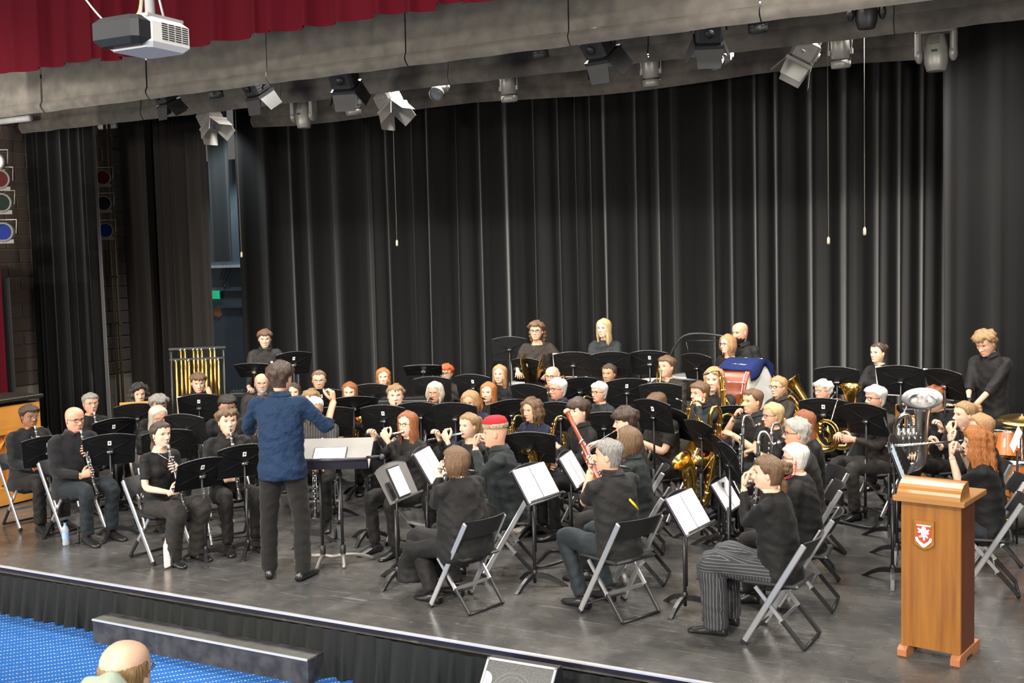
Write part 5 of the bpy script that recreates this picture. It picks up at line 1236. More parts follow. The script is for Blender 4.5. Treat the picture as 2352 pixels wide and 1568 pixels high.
pp(25,1122,901,1.16,'woman with swept-back red hair playing alto saxophone','swept-back red-haired saxophonist',skin='pale',hair=('long','ginger'),hlen=.20,top=('soft','long'),female=True,arms='sax',badge=('teal',-1))
pp(26,1148,859,1.19,'woman with very long straight strawberry-blonde hair','long straight-haired blonde',skin='pale',hair=('long','strawberry'),hlen=.33,top=('black','short'),female=True,arms='lap')
pp(27,1076,977,1.16,'young woman with fair ponytail playing flute','ponytailed flautist',skin='pale',hair=('tied','lightbrown'),tail=['pony'],hvol=1.6,top=('soft','long'),female=True,arms='flute',neck_low=True,hy=10)
pp(28,1138,993,1.20,'man in a red embroidered cap and black shirt playing piccolo','man in the red cap',d=-13,skin='rosy',hair=('','white'),top=('slate','long'),arms='flute',fat=1.18,collar=True,hp=-3,R_t=None)
pp(29,1047,1058,1.13,'brown-bobbed woman in glasses and long black dress with her back to the hall','woman in the long black dress',face=165,skin='pale',hair=('bob','brown'),top=('black','long'),legs='black',glasses='black',female=True,arms='flute',fat=1.48,dress=True,hy=30,foot=-.16)
pp(30,1223,940,1.16,'woman with a curly brown bob in navy cardigan with a saxophone','curly-bobbed woman in navy',skin='fair',hair=('bobcurl','brown'),top=('navy','long'),female=True,arms='sax',fat=1.15,badge=('blue',-1),hp=-6)
pp(31,1329,944,1.19,'dark-haired boy in black shirt with an alto saxophone','dark-haired saxophone boy',skin='pale',hair=('mop','dark'),top=('soft','long'),arms='sax',collar=True,d=-6,hy=8)
pp(32,1232,760,1.73,'woman with curly tied-back hair and glasses standing with hand cymbals','standing cymbal player',pose='stand',skin='light',hair=('curlshort','brown'),tail=['curlback','curlside'],hvol=1.0,top=('brownblack','mid'),glasses='black',female=True,arms='stand',face=-76,neck_low=True,fat=1.1,L_t=(-.20,.26,1.13),R_t=(.18,.30,1.15),L_pole=(-1,-.2,-.6))
pp(33,1388,754,1.74,'young woman with very long blonde-tipped hair standing at the back','standing long-haired blonde',pose='stand',skin='pale',hair=('long','blonde'),hlen=.34,top=('slate','long'),female=True,arms='stand',face=-82,hy=-14,R_t=(.16,.33,1.02),L_t=(-.15,.33,1.02))
pp(34,1269,864,1.20,'older balding man in glasses behind the white-haired saxophonist','older balding man',skin='rosy',hair=('fringe','white'),top=('brownblack','long'),glasses='black',arms='lap')
pp(35,1281,893,1.19,'white-haired man in glasses playing saxophone','white-haired saxophonist',skin='rosy',hair=('short','white'),top=('navy','long'),glasses='black',arms='sax',collar=True,fat=1.1,d=-20)
pp(36,1376,900,1.16,'short white-haired woman in glasses playing saxophone','white-haired woman saxophonist',skin='rosy',hair=('short','white'),hvol=1.1,top=('slate','long'),glasses='black',female=True,arms='sax',d=-8)
pp(37,1399,858,1.21,'young woman with dark tied-back hair peering over a stand','dark-haired young woman at the back',skin='tan',hair=('tied','dark'),tail='bun',hvol=1.8,top=('black','long'),female=True,arms='lap')
pp(38,1530,843,1.30,'tall man with swept-back hair and a trombone','trombonist',skin='fair',hair=('short','brown'),hvol=1.2,top=('brownblack','long'),arms='lap',closed=True,hy=-10,hp=6)
pp(39,1515,926,1.19,'boy whose brown hair shows above a music stand','boy hidden behind the stand',skin='fair',hair=('short','brown'),top=('char','short'),arms='sax',hp=-20)
pp(40,1440,966,1.19,'youth with a dark fringe playing bassoon','bassoonist',skin='pale',hair=('mop','dark'),top=('char','short'),arms='lap',d=-25,R_t=(.22,.34,.62),L_t=(.10,.36,.95),hy=6,hp=-8)
pp(41,1442,1012,1.16,'woman with a straight brown bob and glasses playing flute','brown-bobbed flautist',face=192,skin='fair',hair=('bob','brown'),hlen=.17,top=('slate','long'),glasses='red',female=True,arms='flute',collar=True,fat=1.12)
pp(42,1399,1045,1.19,'grey-haired man in black polo with a yellow stripe on its back','man in the black polo',face=157,skin='fair',hair=('short','salt'),hvol=1.0,top=('soft','short'),legs='denim',arms='flute',fat=1.12,collar=True,hy=32,foot=-.15)
pp(43,1607,903,1.19,'man with swept-back brown hair holding a french horn to his lips','french horn player',skin='rosy',hair=('short','brown'),hvol=1.1,top=('slate','long'),legs='trouserg',arms='horn',collar=True,closed=True,L_t=(-.12,.22,1.06),L_pole=(-.6,.2,-1),hd={-1:((.4,-.3,.7),(.7,-.5,0)),1:None},hy=-6)
pp(44,1640,872,1.26,'long curly red-haired player with an upright saxophone','long red-haired saxophonist',face=258,skin='pale',hair=('long_wavy','strawberry'),hvol=1.25,top=('soft','long'),arms='sax',collar=True,hy=8)
pp(45,1672,790,1.585,'woman with strawberry hair and glasses standing behind the bass drum','woman behind the bass drum',pose='stand',face=250,skin='pale',hair=('bob','strawberry'),hlen=.14,top=('black','long'),glasses='black',female=True,arms='down',hy=-12,neck_low=True)
pp(46,1702,763,1.71,'bald bearded man standing behind the bass drum','bald bearded man',pose='stand',face=248,skin='fair',hair=('','black'),beard='black',top=('black','long'),arms='down',collar=True,hy=-8,hp=-6)
pp(47,1728,921,1.19,'short brown-haired player in black tee with a hand on the chin','player with hand on chin',skin='fair',hair=('crew','brown'),hvol=2.0,top=('soft','short'),legs='denim',arms='sax',fat=1.12,R_t=(.10,.24,.99),R_pole=(.5,.5,-1),hd={1:((-.35,-.25,1),(-.5,-.6,0)),-1:None},collar=True)
pp(48,1788,888,1.17,'ginger-haired woman in glasses with a euphonium','ginger-haired euphonium player',skin='fair',hair=('tied','strawberry'),hvol=1.8,tail='lowpony',top=('brownblack','long'),glasses='black',female=True,arms='euph',collar=True)
pp(49,1776,953,1.16,'blonde woman in blue glasses and printed black tee playing bass clarinet','blonde bass clarinettist',d=-6,skin='fair',hair=('tied','blonde'),tail='lowpony',hvol=1.8,top=('black','short'),glasses='blue',female=True,arms='lap',R_t=(.06,.30,.62),L_t=(-.03,.30,.85),curl=(.9,.9),hp=-3,fat=1.1)
pp(62,1846,972,1.16,'brown-haired player half hidden behind the curly grey man','half-hidden brown-haired player',skin='fair',hair=('long','auburn'),hlen=.24,top=('black','long'),female=True,arms='lap')
pp(50,1830,994,1.19,'man with curly grey hair and glasses playing bass clarinet','curly grey-haired bass clarinettist',d=-8,skin='rosy',hair=('curlshort','grey'),hvol=.55,top=('char','long'),glasses='black',arms='lap',fat=1.12,R_t=(.08,.30,.62),L_t=(-.03,.30,.85))
pp(51,1826,1052,1.12,'white-haired elderly woman with a red glasses cord playing clarinet','elderly woman with red cord',d=-12,skin='pale',hair=('short','white'),hvol=1.1,top=('black','long'),glasses='purple',female=True,arms='clarinet',fat=1.12)
pp(52,1763,1086,1.16,'brown-haired woman in pinstripe trousers playing flute at the front','flautist in pinstripe trousers',face=178,skin='pale',hair=('tied','brown'),tail=['lowpony','messybun'],hvol=2.8,top=('black','long'),legs='pin',female=True,arms='flute',fat=1.15,wide=1.5,hy=14)
pp(53,1890,897,1.15,'woman with curly grey hair and glasses behind a stand','curly grey-haired woman',skin='rosy',hair=('curlshort','white'),hvol=.9,top=('soft','long'),glasses='wire',female=True,arms='euph')
pp(54,2017,810,1.55,'dark-haired woman in black polo neck standing at the back right','standing dark-haired woman',pose='stand',face=242,skin='pale',hair=('tied','dark'),tail='bun',top=('black','long'),female=True,arms='stand',hy=-4)
pp(55,2010,914,1.19,'white-haired man in black glasses playing euphonium','white-haired euphonium player',skin='rosy',hair=('short','white'),hvol=1.5,top=('brownblack','long'),legs='trouserg',glasses='black',arms='euph',fat=1.12)
pp(56,2154,912,1.18,'auburn-haired player behind the big silver tuba','tuba player',skin='fair',hair=('curlshort','auburn'),hvol=1.1,top=('black','long'),arms='euph',hp=-25,L_t=(-.10,.34,.93),R_t=(-.05,.42,.60))
pp(57,2270,782,1.73,'tall curly-haired youth in black shirt standing at right looking down','tall curly-haired youth',pose='stand',face=240,skin='fair',hair=('curlshort','lightbrown'),top=('black','mid'),legs='char',arms='stand',collar=True,hp=-26,R_t=(.02,.34,1.03),L_t=(-.06,.36,1.01))
pp(58,2215,952,1.18,'woman with fair braided bun and a hand at her mouth','woman with the braided bun',skin='pale',hair=('tied','lightbrown'),tail=['messybun'],hvol=1.6,top=('black','long'),female=True,arms='flute',R_t=(.12,.24,1.02),L_t=(-.02,.22,.99))
pp(59,2252,982,1.15,'blonde player half hidden behind the curly red hair','half-hidden blonde player',face=195,skin='pale',hair=('tied','strawberry'),tail='lowpony',hvol=2.4,top=('black','long'),female=True,arms='flute',R_t=('w',2148,1024,1.02),L_t=('w',2184,1020,1.03))
pp(60,2242,1016,1.16,'woman with big curly red hair in black tee playing flute','curly red-haired flautist',face=188,skin='pale',hair=('longcurl','ginger'),hlen=.26,hvol=1.15,top=('black','short'),legs='denim',female=True,arms='flute',fat=1.12)
# audience
pp(61,288,1549,1.22,'balding man in glasses in the audience at the lower left','balding audience man',face=112,skin='pale',hair=('fringe','lightbrown'),hvol=1.0,top=('green','long'),glasses='wire',arms='lap')
struct(MB().box((-3.2,2.2,-.22), (6.5,3.2,.44)).build('floor_rake', FABK))
# ---- hats and extras
def headpart(pid, name, mb, m, label=None):
    o = mb.build(name, m, PEOPLE[pid]['root']); o.matrix_local = PEOPLE[pid]['Mh']
    if label: o['label'] = label
    return o
cap = MB(); cap.lathe([(.0,.145),(.045,.143),(.078,.130),(.094,.105),(.099,.075)], 26); cap.v = [(x*.92, y*1.08-.008, z) for x,y,z in cap.v]
headpart(28,'cap',cap,mat('red_cap',(.30,.004,.012),.85),'red velvet cap')
cap = MB(); cap.lathe([(.100,.082),(.103,.078),(.102,.045),(.098,.042)], 26); cap.v = [(x*.92, y*1.08-.008, z) for x,y,z in cap.v]
headpart(28,'cap_band',cap,mat('cap_trim',(.10,.07,.04),.8,noise=(120,.2,(.42,.36,.24))),'patterned gold and black cap band')
hd_m = MB(); hd_m.ball((.0,-.145,-.03),(.100,.070,.085),20,12); hd_m.v = [(x,y,z+.010*math.sin(x*60)+.006*math.sin(y*80)) for x,y,z in hd_m.v]
headpart(61,'hood',hd_m,CL['green'],'pale green hood of his jacket')
cord = MB(); cord.tube(catmull([(.078,-.02,-.005),(.082,-.02,-.06),(.07,.0,-.13),(.03,.09,-.175),(-.03,.09,-.175),(-.07,0,-.13),(-.082,-.02,-.06),(-.078,-.02,-.005)],5), .0035, 5)
headpart(51,'glasses_cord',cord,mat('red_cord',(.65,.03,.04),.6),'red glasses cord')
for pid in (1,7):
    nk = MB(); nk.tube(catmull([(.052,-.03,-.155),(.055,.02,-.18),(.02,.085,-.225),(0,.10,-.24),(-.02,.085,-.225),(-.055,.02,-.18),(-.052,-.03,-.155)],5), .0022, 5); headpart(pid,'necklace',nk,SILVER)
# yellow print on the polo back and on the printed tee
p = PEOPLE[42]; q = p['hip']+p['dv']*.30
st = MB(); st.tube([q+Vector((.0,-.146,.06)), q+Vector((.05,-.150,.01)), q+Vector((.095,-.138,-.035))], .009, 6, ry=.004, up=(0,1,0)); st.build('yellow_stripe', mat('yellow_print',(.75,.50,.02),.6), p['root'], label='yellow printed stripe')
p = PEOPLE[49]; q = p['hip']+p['dv']*.26
text_obj('WALLOT', .055, MATS['yellow_print'], p['root'], Matrix.Translation(q+Vector((.0,.172,.03)))@Matrix.Rotation(R(90),4,'X')@Matrix.Rotation(R(180),4,'Y'), 'lettering', .002)
bar = MB(); bar.box(q+Vector((0,.174,-.01)), (.20,.004,.008)); bar.build('printed_line', MATS['yellow_print'], p['root'])
finish_cloth()
# ---- chairs under every seated player
for pid, p in PEOPLE.items():
    if not p['seat'] or pid == 61: continue
    chair(Vector((p['loc'].x,p['loc'].y,0)), p['rz'], 'black folding chair with silver rails under the '+p['short'], p['s'])
for pid in (61,): chair(Vector((PEOPLE[pid]['loc'].x,PEOPLE[pid]['loc'].y,0)), PEOPLE[pid]['rz'], 'folding chair under the '+PEOPLE[pid]['short'], 1)
# ================================================================== STANDS
def S(key, cx, cy, pid, extra='', **k):
    return stand(key, cx, cy, pid, 'black music stand '+(extra or ('in front of the '+PEOPLE[pid]['short'])), **k)
S(1,248,1032,2,base=(263,1234),tilt=14,face=145)
S(2,112,1036,1,dist=.6,tilt=14,face=150)
S(3,462,1087,7,base=(474,1288),tilt=26,face=163)
S(4,562,1058,10,tilt=18,dist=.6,face=150)
S(5,262,993,3,tilt=14)
S(6,385,1022,6,tilt=14,dist=.55)
S(7,314,958,4,tilt=10,sticker=False)
S(8,425,985,9,extra='left of the man behind the curly boy',dist=.7,tilt=15,sticker=False)
S(9,457,934,8,tilt=10)
S(10,583,850,11,extra='at the left of the youth at the glockenspiel',tilt=50,h=1.16,sticker=False)
S(11,675,834,11,extra='at the right of the youth at the glockenspiel',tilt=18,h=1.20)
S(12,738,922,15,tilt=14,dist=.75)
S(13,760,970,16,tilt=8,dist=.8,sticker=False)
S(14,812,934,18,tilt=38,dist=.6,sticker=False)
S(15,830,1054,23,extra='with its pole right of the conductor\'s stand',base=(846,1243),tilt=30)
S(16,735,1052,17,base=(708,1246),tilt=30)
S(17,855,910,19,tilt=12,dist=.9,sticker=False)
S(18,880,963,20,tilt=14,dist=.6)
S(20,972,850,21,extra='standing empty in front of the backdrop',tilt=60,h=1.02,face=118,sticker=False)
S(21,993,893,21,tilt=12,dist=.75,sticker=False)
S(22,965,955,22,tilt=14,sticker=False)
S(23,1045,958,24,tilt=14,sticker=False)
S(24,1086,888,26,tilt=14,dist=.8)
S(25,1176,950,25,tilt=12,sticker=False)
S(26,1215,914,35,tilt=14,dist=.7,sticker=False)
S(27,1213,1028,30,tilt=16,base=(1222,1232),sticker=False)
S(28,1210,850,32,tilt=14,h=1.10,ymax=12.8)
S(29,1316,836,32,extra='tall and plain, left of the standing long-haired blonde',tilt=14,h=1.14,face=108,sticker=False,ymax=12.95)
S(30,1402,836,33,tilt=14,h=1.14,sticker=False)
S(31,1492,833,37,extra='behind the dark-haired young woman, left of the trombonist',tilt=14,h=1.12,face=98,ymax=13.3)
S(32,1440,899,37,tilt=12,dist=.75)
S(33,1332,897,34,tilt=12,dist=.85,sticker=False)
S(34,1517,910,38,tilt=12,dist=.8,sticker=False)
S(35,1286,957,36,extra='left of the dark-haired saxophone boy',tilt=12,dist=1.0,sticker=False)
S(36,1387,980,36,tilt=12,dist=.85,sticker=False)
S(37,1499,954,39,tilt=14,dist=.6,face=65)
S(38,1550,972,43,extra='left of two in front of the french horn player',tilt=18,dist=.95,sticker=False,face=52)
S(39,1607,1000,43,extra='in front of the french horn player',base=(1612,1236),tilt=24,sticker=False,face=50)
S(40,1600,842,45,tilt=14,h=1.06,sticker=False)
S(41,1680,965,44,tilt=12,dist=.8,sticker=False)
S(42,1650,1040,49,tilt=14,dist=.72,sticker=False,face=35)
S(43,1672,1062,50,tilt=14,dist=.72,sticker=False,face=35)
S(44,1662,1132,51,tilt=32,base=(1662,1262),sticker=False,face=0)
S(45,1580,1172,52,tilt=32,base=(1574,1400),sticker=False,face=-5)
S(46,1228,1106,42,tilt=32,base=(1229,1346),sticker=False,face=-7)
S(47,1300,1074,41,tilt=30,base=(1312,1290),kind='sled',sticker=False,face=12)
S(48,908,1104,29,tilt=26,base=(914,1338),sticker=False,grey=True,face=5)
S(49,966,1064,28,tilt=30,base=(985,1298),kind='sled',sticker=False,face=15)
S(50,1922,874,54,extra='left of the standing dark-haired woman',tilt=14,h=1.10,face=88,sticker=False,ymax=12.75)
S(51,2068,873,54,tilt=16,h=1.12,face=84,sticker=False)
S(52,2168,882,57,tilt=20,h=1.10,sticker=False)
S(53,1891,948,53,tilt=14)
S(54,1990,963,55,tilt=14,base=(1988,1196),kind='sled',sticker=False,face=62)
S(55,2062,1000,58,extra='seen edge-on before the woman with the braided bun',tilt=22,base=(2042,1238),sticker=False,face=12)
S(56,2082,1040,60,extra='seen edge-on before the curly red-haired flautist',tilt=28,base=(2060,1282),sticker=False,face=5)
S(57,2046,1062,59,extra='nearest the lectern, holding a blue spiral book',tilt=20,base=(2050,1335),sticker=False,face=10)
S(58,1170,800,32,extra='of thin wire, standing empty behind the back row',tilt=6,h=1.22,face=110,sticker=False,ymax=13.6)
# ---- music books and papers on stands
def on_stand(key, name, label, cat, w=.42, h=.29, dx=0, dz=0, roll=0, m=WHITE, spiral=True, thick=.008, group=None):
    M = STANDS[key]@Matrix.Translation((dx,.010,dz-.02))@Matrix.Rotation(R(roll),4,'Y')
    l, q, s_ = M.decompose(); t = thing(name, label, cat, l, 0, group); t.rotation_euler = q.to_euler('XYZ')
    for s in (-1,1):
        if spiral:
            mb = MB(); n = 8
            mb.grid(lambda u, v, s=s: (s*(.004+(w/2-.004)*u), .006+.014*math.sin(u*PI*.9)*(.5+.5*u), -h/2+h*v), n, 2)
            k = len(mb.v); mb.add([(v[0], v[1]-.004, v[2]) for v in mb.v], [f[::-1] for f in mb.f]); mb.build('page', m, t)
    if spiral:
        mb = MB(); mb.box((0,-.002,0), (w+.012,.004,h+.012)); mb.build('cover', mat('book_cover',(.10,.09,.12),.6), t)
        mb = MB()
        for i in range(22): mb.tube([(.006*math.cos(a), .008+.006*math.sin(a), -h*.46+h*.92*i/21) for a in np.linspace(0,2*PI,9)[:-1]], .0013, 4, closed=True)
        mb.build('spiral_binding', BLACKP, t)
        mb = MB()
        for s in (-1,1):
            for i in range(7): mb.box((s*w*.26,.0235,-h*.40+i*h*.13), (w*.36,.0006,.0012))
        mb.build('printed_staves', mat('staff_ink',(.62,.63,.66),.7), t)
    else:
        mb = MB(); mb.box((0,0,0), (w,thick,h), 0, None, .003); mb.build('sheet', m, t)
    return t
on_stand(46,'music_book','open white spiral music book in front of the man in black polo','music book',.44,.31,0,0,0)
on_stand(45,'music_book','open white spiral music book in front of the pinstriped flautist','music book',.44,.31)
on_stand(47,'music_book','open white music book before the brown-bobbed flautist','music book',.42,.30,.0)
on_stand(44,'music_book','open white music book with a flute case beside it, before the elderly woman','music book',.40,.29,.02)
on_stand(49,'music_book','open white music book before the man in the red cap','music book',.42,.30,.0)
on_stand(57,'music_book','blue-edged spiral music book seen edge-on behind the lectern','music book',.40,.30,0,0,0,mat('blue_white',(.55,.68,.78),.6))
on_stand(7,'folder','orange folder standing on a music stand at the left','folder',.36,.26,0,.07,0,mat('orange_folder',(.62,.30,.05),.6),False,.012)
for k, lab in ((9,'youth before the chimes'),(52,'tall curly-haired youth'),(51,'standing dark-haired woman'),(29,'plain tall one left of the blonde')):
    on_stand(k,'sheet_music','white sheet music edge on the stand of the '+lab,'sheet music',.30,.33,-.11,.0,0,WHITE,False,.003)
def tablet(key, label, w=.20, h=.28, roll=0, dx=0):
    M = STANDS[key]@Matrix.Translation((dx,.012,-.01))@Matrix.Rotation(R(roll),4,'Y'); l, q, _ = M.decompose()
    t = thing('tablet', label, 'tablet', l); t.rotation_euler = q.to_euler('XYZ')
    MB().box((0,0,0),(w,.010,h),0,None,.004).build('case',BLACKP,t)
    sc = mat('lit_screen',(.85,.87,.92),.3); b = sc.node_tree.nodes['Principled BSDF']; b.inputs['Emission Color'].default_value = (.9,.93,1,1); b.inputs['Emission Strength'].default_value = .55
    MB().box((0,.006,0),(w-.022,.002,h-.026)).build('screen',sc,t)
    mb = MB()
    for i in range(8): mb.box((0,.0075,h*.36-i*h*.10),(w*.7,.0006,.0018))
    mb.build('printed_staves', MATS['staff_ink'], t)
tablet(48,'lit tablet showing sheet music on the grey stand before the woman in the long dress',.20,.27,0,-.01)
ph = STANDS[48]@Matrix.Translation((.16,.012,-.06)); l, q, _ = ph.decompose(); t = thing('phone','black phone leaning beside the tablet on the grey stand','phone',l); t.rotation_euler = q.to_euler('XYZ'); MB().box((0,0,0),(.07,.009,.15),0,None,.004).build('case',BLACKP,t); MB().box((0,.0052,0),(.062,.001,.135)).build('screen',mat('dark_glass',(.01,.01,.012),.1),t)
# ---- conductor's double-pole stand
cb = (at(742,1288,0)+at(790,1298,0))/2; cz = atY(770,1068,cb.y).z; va = PEOPLE[13]['loc']-cb; ca_ = math.degrees(math.atan2(va.y,va.x))
cs = thing('conductor_stand','wide grey conductor\'s music stand on twin poles','music stand',cb,R(-62+90+180))
GRD = mat('warm_grey_desk',(.17,.158,.142),.5)
for s in (-1,1):
    MB().tube([(s*.09,0,.05),(s*.09,0,cz-.02)],.014,10).build('pole',BLACKM,cs)
    mb = MB(); mb.lathe([(.024,.08),(.026,.10),(.026,.16),(.016,.17)],10,0,Matrix.Translation((s*.09,0,0))); mb.build('collar',BLACKM,cs)
LEGM = mat('cast_grey',(.22,.20,.19),.4,.5)
for (a,b) in (((-.09,0),(-.36,-.10)),((-.09,0),(-.13,.20)),((.09,0),(.36,-.06)),((.09,0),(.11,.22)),((-.09,0),(.09,0))):
    mb = MB(); mb.tube(catmull([(a[0],a[1],.075),(lerp(a[0],b[0],.5),lerp(a[1],b[1],.5),.06),(b[0],b[1],.075 if b==(.09,0) else .012)],4),[.022]*4+[.018]*5,7,ry=.018); mb.build('leg',LEGM,cs)
dk = MB(); dk.box((0,0,0),(.74,.012,.44)); dk.build('desk',GRD,cs,(0,-.06,cz+.09),(R(62),0,0))
dk = MB(); dk.box((0,.06,-.235),(.74,.10,.025),0,None,.008); dk.tube([(-.37,.11,-.235),(.37,.11,-.235)],.018,8); dk.build('shelf',mat('shelf_dark',(.02,.018,.03),.35),cs,(0,-.06,cz+.09),(R(62),0,0))
Mc = Matrix.Translation(cb)@Matrix.Rotation(R(-62+270),4,'Z').copy()@Matrix.Translation((0,-.06,cz+.09))@Matrix.Rotation(R(62),4,'X')
Mc = Matrix.Translation(cb)@Matrix.Rotation(R(-62+90+180),4,'Z')@Matrix.Translation((0,-.06,cz+.09))@Matrix.Rotation(R(62),4,'X')
STANDS['c'] = Mc@Matrix.Translation((0.0,.004,-.03)); tablet('c','lit white tablet lying on the conductor\'s wide grey stand',.30,.22)
mi = Mc@Matrix.Translation((.0,.12,-.225)); l = Mc@Vector((-.36,.125,-.225)); l2 = Mc@Vector((-.52,.125,-.225))
mcr = thing('microphone','black handheld microphone on the lip of the conductor\'s stand','microphone',l); mb = MB(); d_ = (l2-l); mb.tube([(0,0,0),d_*.7],[.012,.016],10); mb.build('handle',BLACKP,mcr); MB().ball(d_*.85,.026,12,8).build('head',mat('mic_mesh',(.03,.035,.045),.6),mcr)
# ================================================================== INSTRUMENTS
def inst_at(kind, pid, label, fn, px, py, z, C, rot, name=None, cat=None):
    p = PEOPLE[pid]; w = at(px, py, z); Rm = Matrix.Rotation(p['rz'],4,'Z')@rot
    return inst(kind, pid, label, fn, M=Matrix.Translation(w)@Rm@Matrix.Translation(-Vector(C)), name=name, cat=cat)
for pid in (1,2,3,6,7,10,20,51): clar(pid,'black clarinet with silver keys played by the '+PEOPLE[pid]['short'])
inst_at('flute',59,'silver flute pointing left, held by the half-hidden blonde player',i_flute,2207,1013,1.09,(0,.02,0),Matrix.Rotation(R(100),4,'Z')@Matrix.Rotation(R(3),4,'Y'))
for pid in (23,27,29,41,42,52,60):
    p = PEOPLE[pid]; inst('flute',pid,'silver flute held by the '+p['short'],i_flute,rot=Matrix.Rotation(R(p['hy']*.8-6),4,'Z')@Matrix.Rotation(R(13),4,'Y'))
inst('flute',28,'small silver piccolo held by the man in the red cap',i_flute,rot=Matrix.Rotation(R(12),4,'Y')@Matrix.Scale(.55,4),name='piccolo')
inst_at('alto_saxophone',18,'gold alto saxophone held low by the dark-haired saxophonist',lambda: i_sax(1.0),816,988,.70,(.05,.30,-.40),Matrix.Rotation(R(20),4,'Z'),cat='saxophone')
for pid in (22,25,30,31,35,36): inst('alto_saxophone',pid,'gold alto saxophone of the '+PEOPLE[pid]['short'],lambda: i_sax(1.0),rot=Matrix.Rotation(R(-8),4,'Y'),cat='saxophone')
inst_at('tenor_saxophone',39,'gold tenor saxophone of the boy hidden behind the stand',lambda: i_sax(1.2),1518,1000,.82,(.07,.47,-.32),Matrix.Rotation(R(-10),4,'Z')@Matrix.Rotation(R(-8),4,'Y'),cat='saxophone')
p_ = atY(1660,905,11.95); inst_at('tenor_saxophone',44,'gold saxophone held upright by the long red-haired saxophonist',lambda: i_sax(1.2),1660,905,p_.z,(.03,.21,-.22),Matrix.Rotation(R(131),4,'Z')@Matrix.Rotation(R(4),4,'Y'),cat='saxophone')
inst('baritone_saxophone',47,'large gold baritone saxophone before the player with hand on chin',lambda: i_sax(1.5,True),rot=Matrix.Translation((-.06,.10,-.08))@Matrix.Rotation(R(-6),4,'Y'),cat='saxophone')
for pid in (49,50): inst('bass_clarinet',pid,'black bass clarinet with silver neck played by the '+PEOPLE[pid]['short'],i_bassclar)
inst('bass_clarinet',62,'black bass clarinet with silver neck of the half-hidden brown-haired player',i_bassclar)
def i_bassoon_world():
    RW = mat('maple_red',(.21,.035,.010),.28,coat=.4); IV = mat('ivory_ring',(.75,.52,.32),.4)
    mo_ = PEOPLE[40]['M']@PEOPLE[40]['mouth']; T = atY(1303,947,9.05); B_ = atY(1388,1120,8.85); d = (B_-T).normalized(); T = T-mo_; B_ = T+d*1.15
    sdv = d.cross(Vector((0,1,0))).normalized()*-.036
    a = MB(); a.tube([T,T+d*.06,T+d*.30,T+d*.32,T+d*.72,B_], [.023,.020,.019,.026,.027,.032], 14)
    b = MB(); b.tube([T+d*.42+sdv,B_+sdv], [.016,.024], 12)
    r = MB(); r.lathe([(.015,0),(.030,.004),(.030,.022),(.024,.03)], 16, 0, Matrix.Translation(T-d*.0)@(-d).to_track_quat('Z','Y').to_matrix().to_4x4())
    s_ = MB()
    for q in (.30,.46,.72): s_.tube([T+d*q, T+d*(q+.02)], .0290, 14)
    q = T+d*.42+sdv; bc = MB(); bc.tube(catmull([(0,0,0),q*.35+Vector((0,0,.012)),q*.75+Vector((0,0,.02)),q+Vector((-.01,0,.03)),q],5), .0045, 7)
    rd = MB(); rd.tube([q*-.03,q*.10+Vector((0,0,.004))], [.006,.0045], 6)
    k = MB()
    for i in range(14): k.ball(T+d*(.36+i*.045)+sdv*(.9 if i%2 else -.8)+Vector((0,-.02,0)), (.011,.011,.008), 8, 5)
    k.tube([T+d*.34-sdv*.75, T+d*.95-sdv*.75], .004, 5); k.tube([T+d*.34+Vector((0,-.03,0)), T+d*.9+Vector((0,-.03,0))], .004, 5)
    return [('long_joint',a,RW),('wing_joint',b,RW),('bell_ring',r,IV),('bands',s_,SILVER),('bocal',bc,SILVER),('reed',rd,mat('cane',(.6,.22,.12),.6)),('keywork',k,SILVER)]
inst('bassoon',40,'reddish brown bassoon crossing in front of the saxophone boy',i_bassoon_world,M=Matrix.Translation(PEOPLE[40]['M']@PEOPLE[40]['mouth']))
inst_at('french_horn',43,'gold french horn with wide bell on the lap of the french horn player',i_horn,1612,1034,.72,(.27,.13,-.50),Matrix.Rotation(R(168),4,'Z'))
EC = (-.04,.20,-.25)
inst_at('euphonium',55,'gold euphonium standing upright before the white-haired euphonium player',lambda: i_euph(.92,BRASS,.135,.0),1928,962,.86,EC,Matrix.Rotation(R(-4),4,'Y')@Matrix.Rotation(R(60),4,'Z')@Matrix.Rotation(R(-4),4,'X'))
inst_at('baritone_horn',48,'gold euphonium with tilted bell of the ginger-haired player',lambda: i_euph(.92,BRASS,.125,.0),1842,945,.86,EC,Matrix.Rotation(R(20),4,'Z')@Matrix.Rotation(R(-8),4,'X')@Matrix.Rotation(R(33),4,'Y'),'euphonium')
inst_at('french_horn',53,'gold french horn low on the lap of the curly grey-haired woman',i_horn,1882,1012,.72,(.15,.18,-.42),Matrix.Rotation(R(30),4,'Z'))
inst_at('tuba',56,'large silver tuba with wide bell tilted to the hall',lambda: i_euph(1.06,SILVER,.172,.0,-.02),2090,1002,.90,(-.02,.20,-.25),Matrix.Rotation(R(26),4,Vector((-.53,-.85,0)))@Matrix.Rotation(R(60),4,'Z'))
inst('trombone',38,'gold trombone held before the trombonist\'s face',i_trombone,rot=Matrix.Translation((.05,.12,-.10))@Matrix.Rotation(R(-80),4,'X')@Matrix.Scale(.9,4))
inst('trombone',34,'gold trombone whose rear loop shows beside the older balding man',i_trombone,rot=Matrix.Translation((.0,.03,-.10))@Matrix.Rotation(R(-42),4,'X'))
# clarinet lowered between the knees of the striped-shirt man
p = PEOPLE[17]; M = p['M']@Matrix.Translation((-.03,.46,.80))@Matrix.Rotation(R(6),4,'X'); inst('clarinet',17,'black clarinet held low by the man in the striped shirt',i_clarinet,M=M)
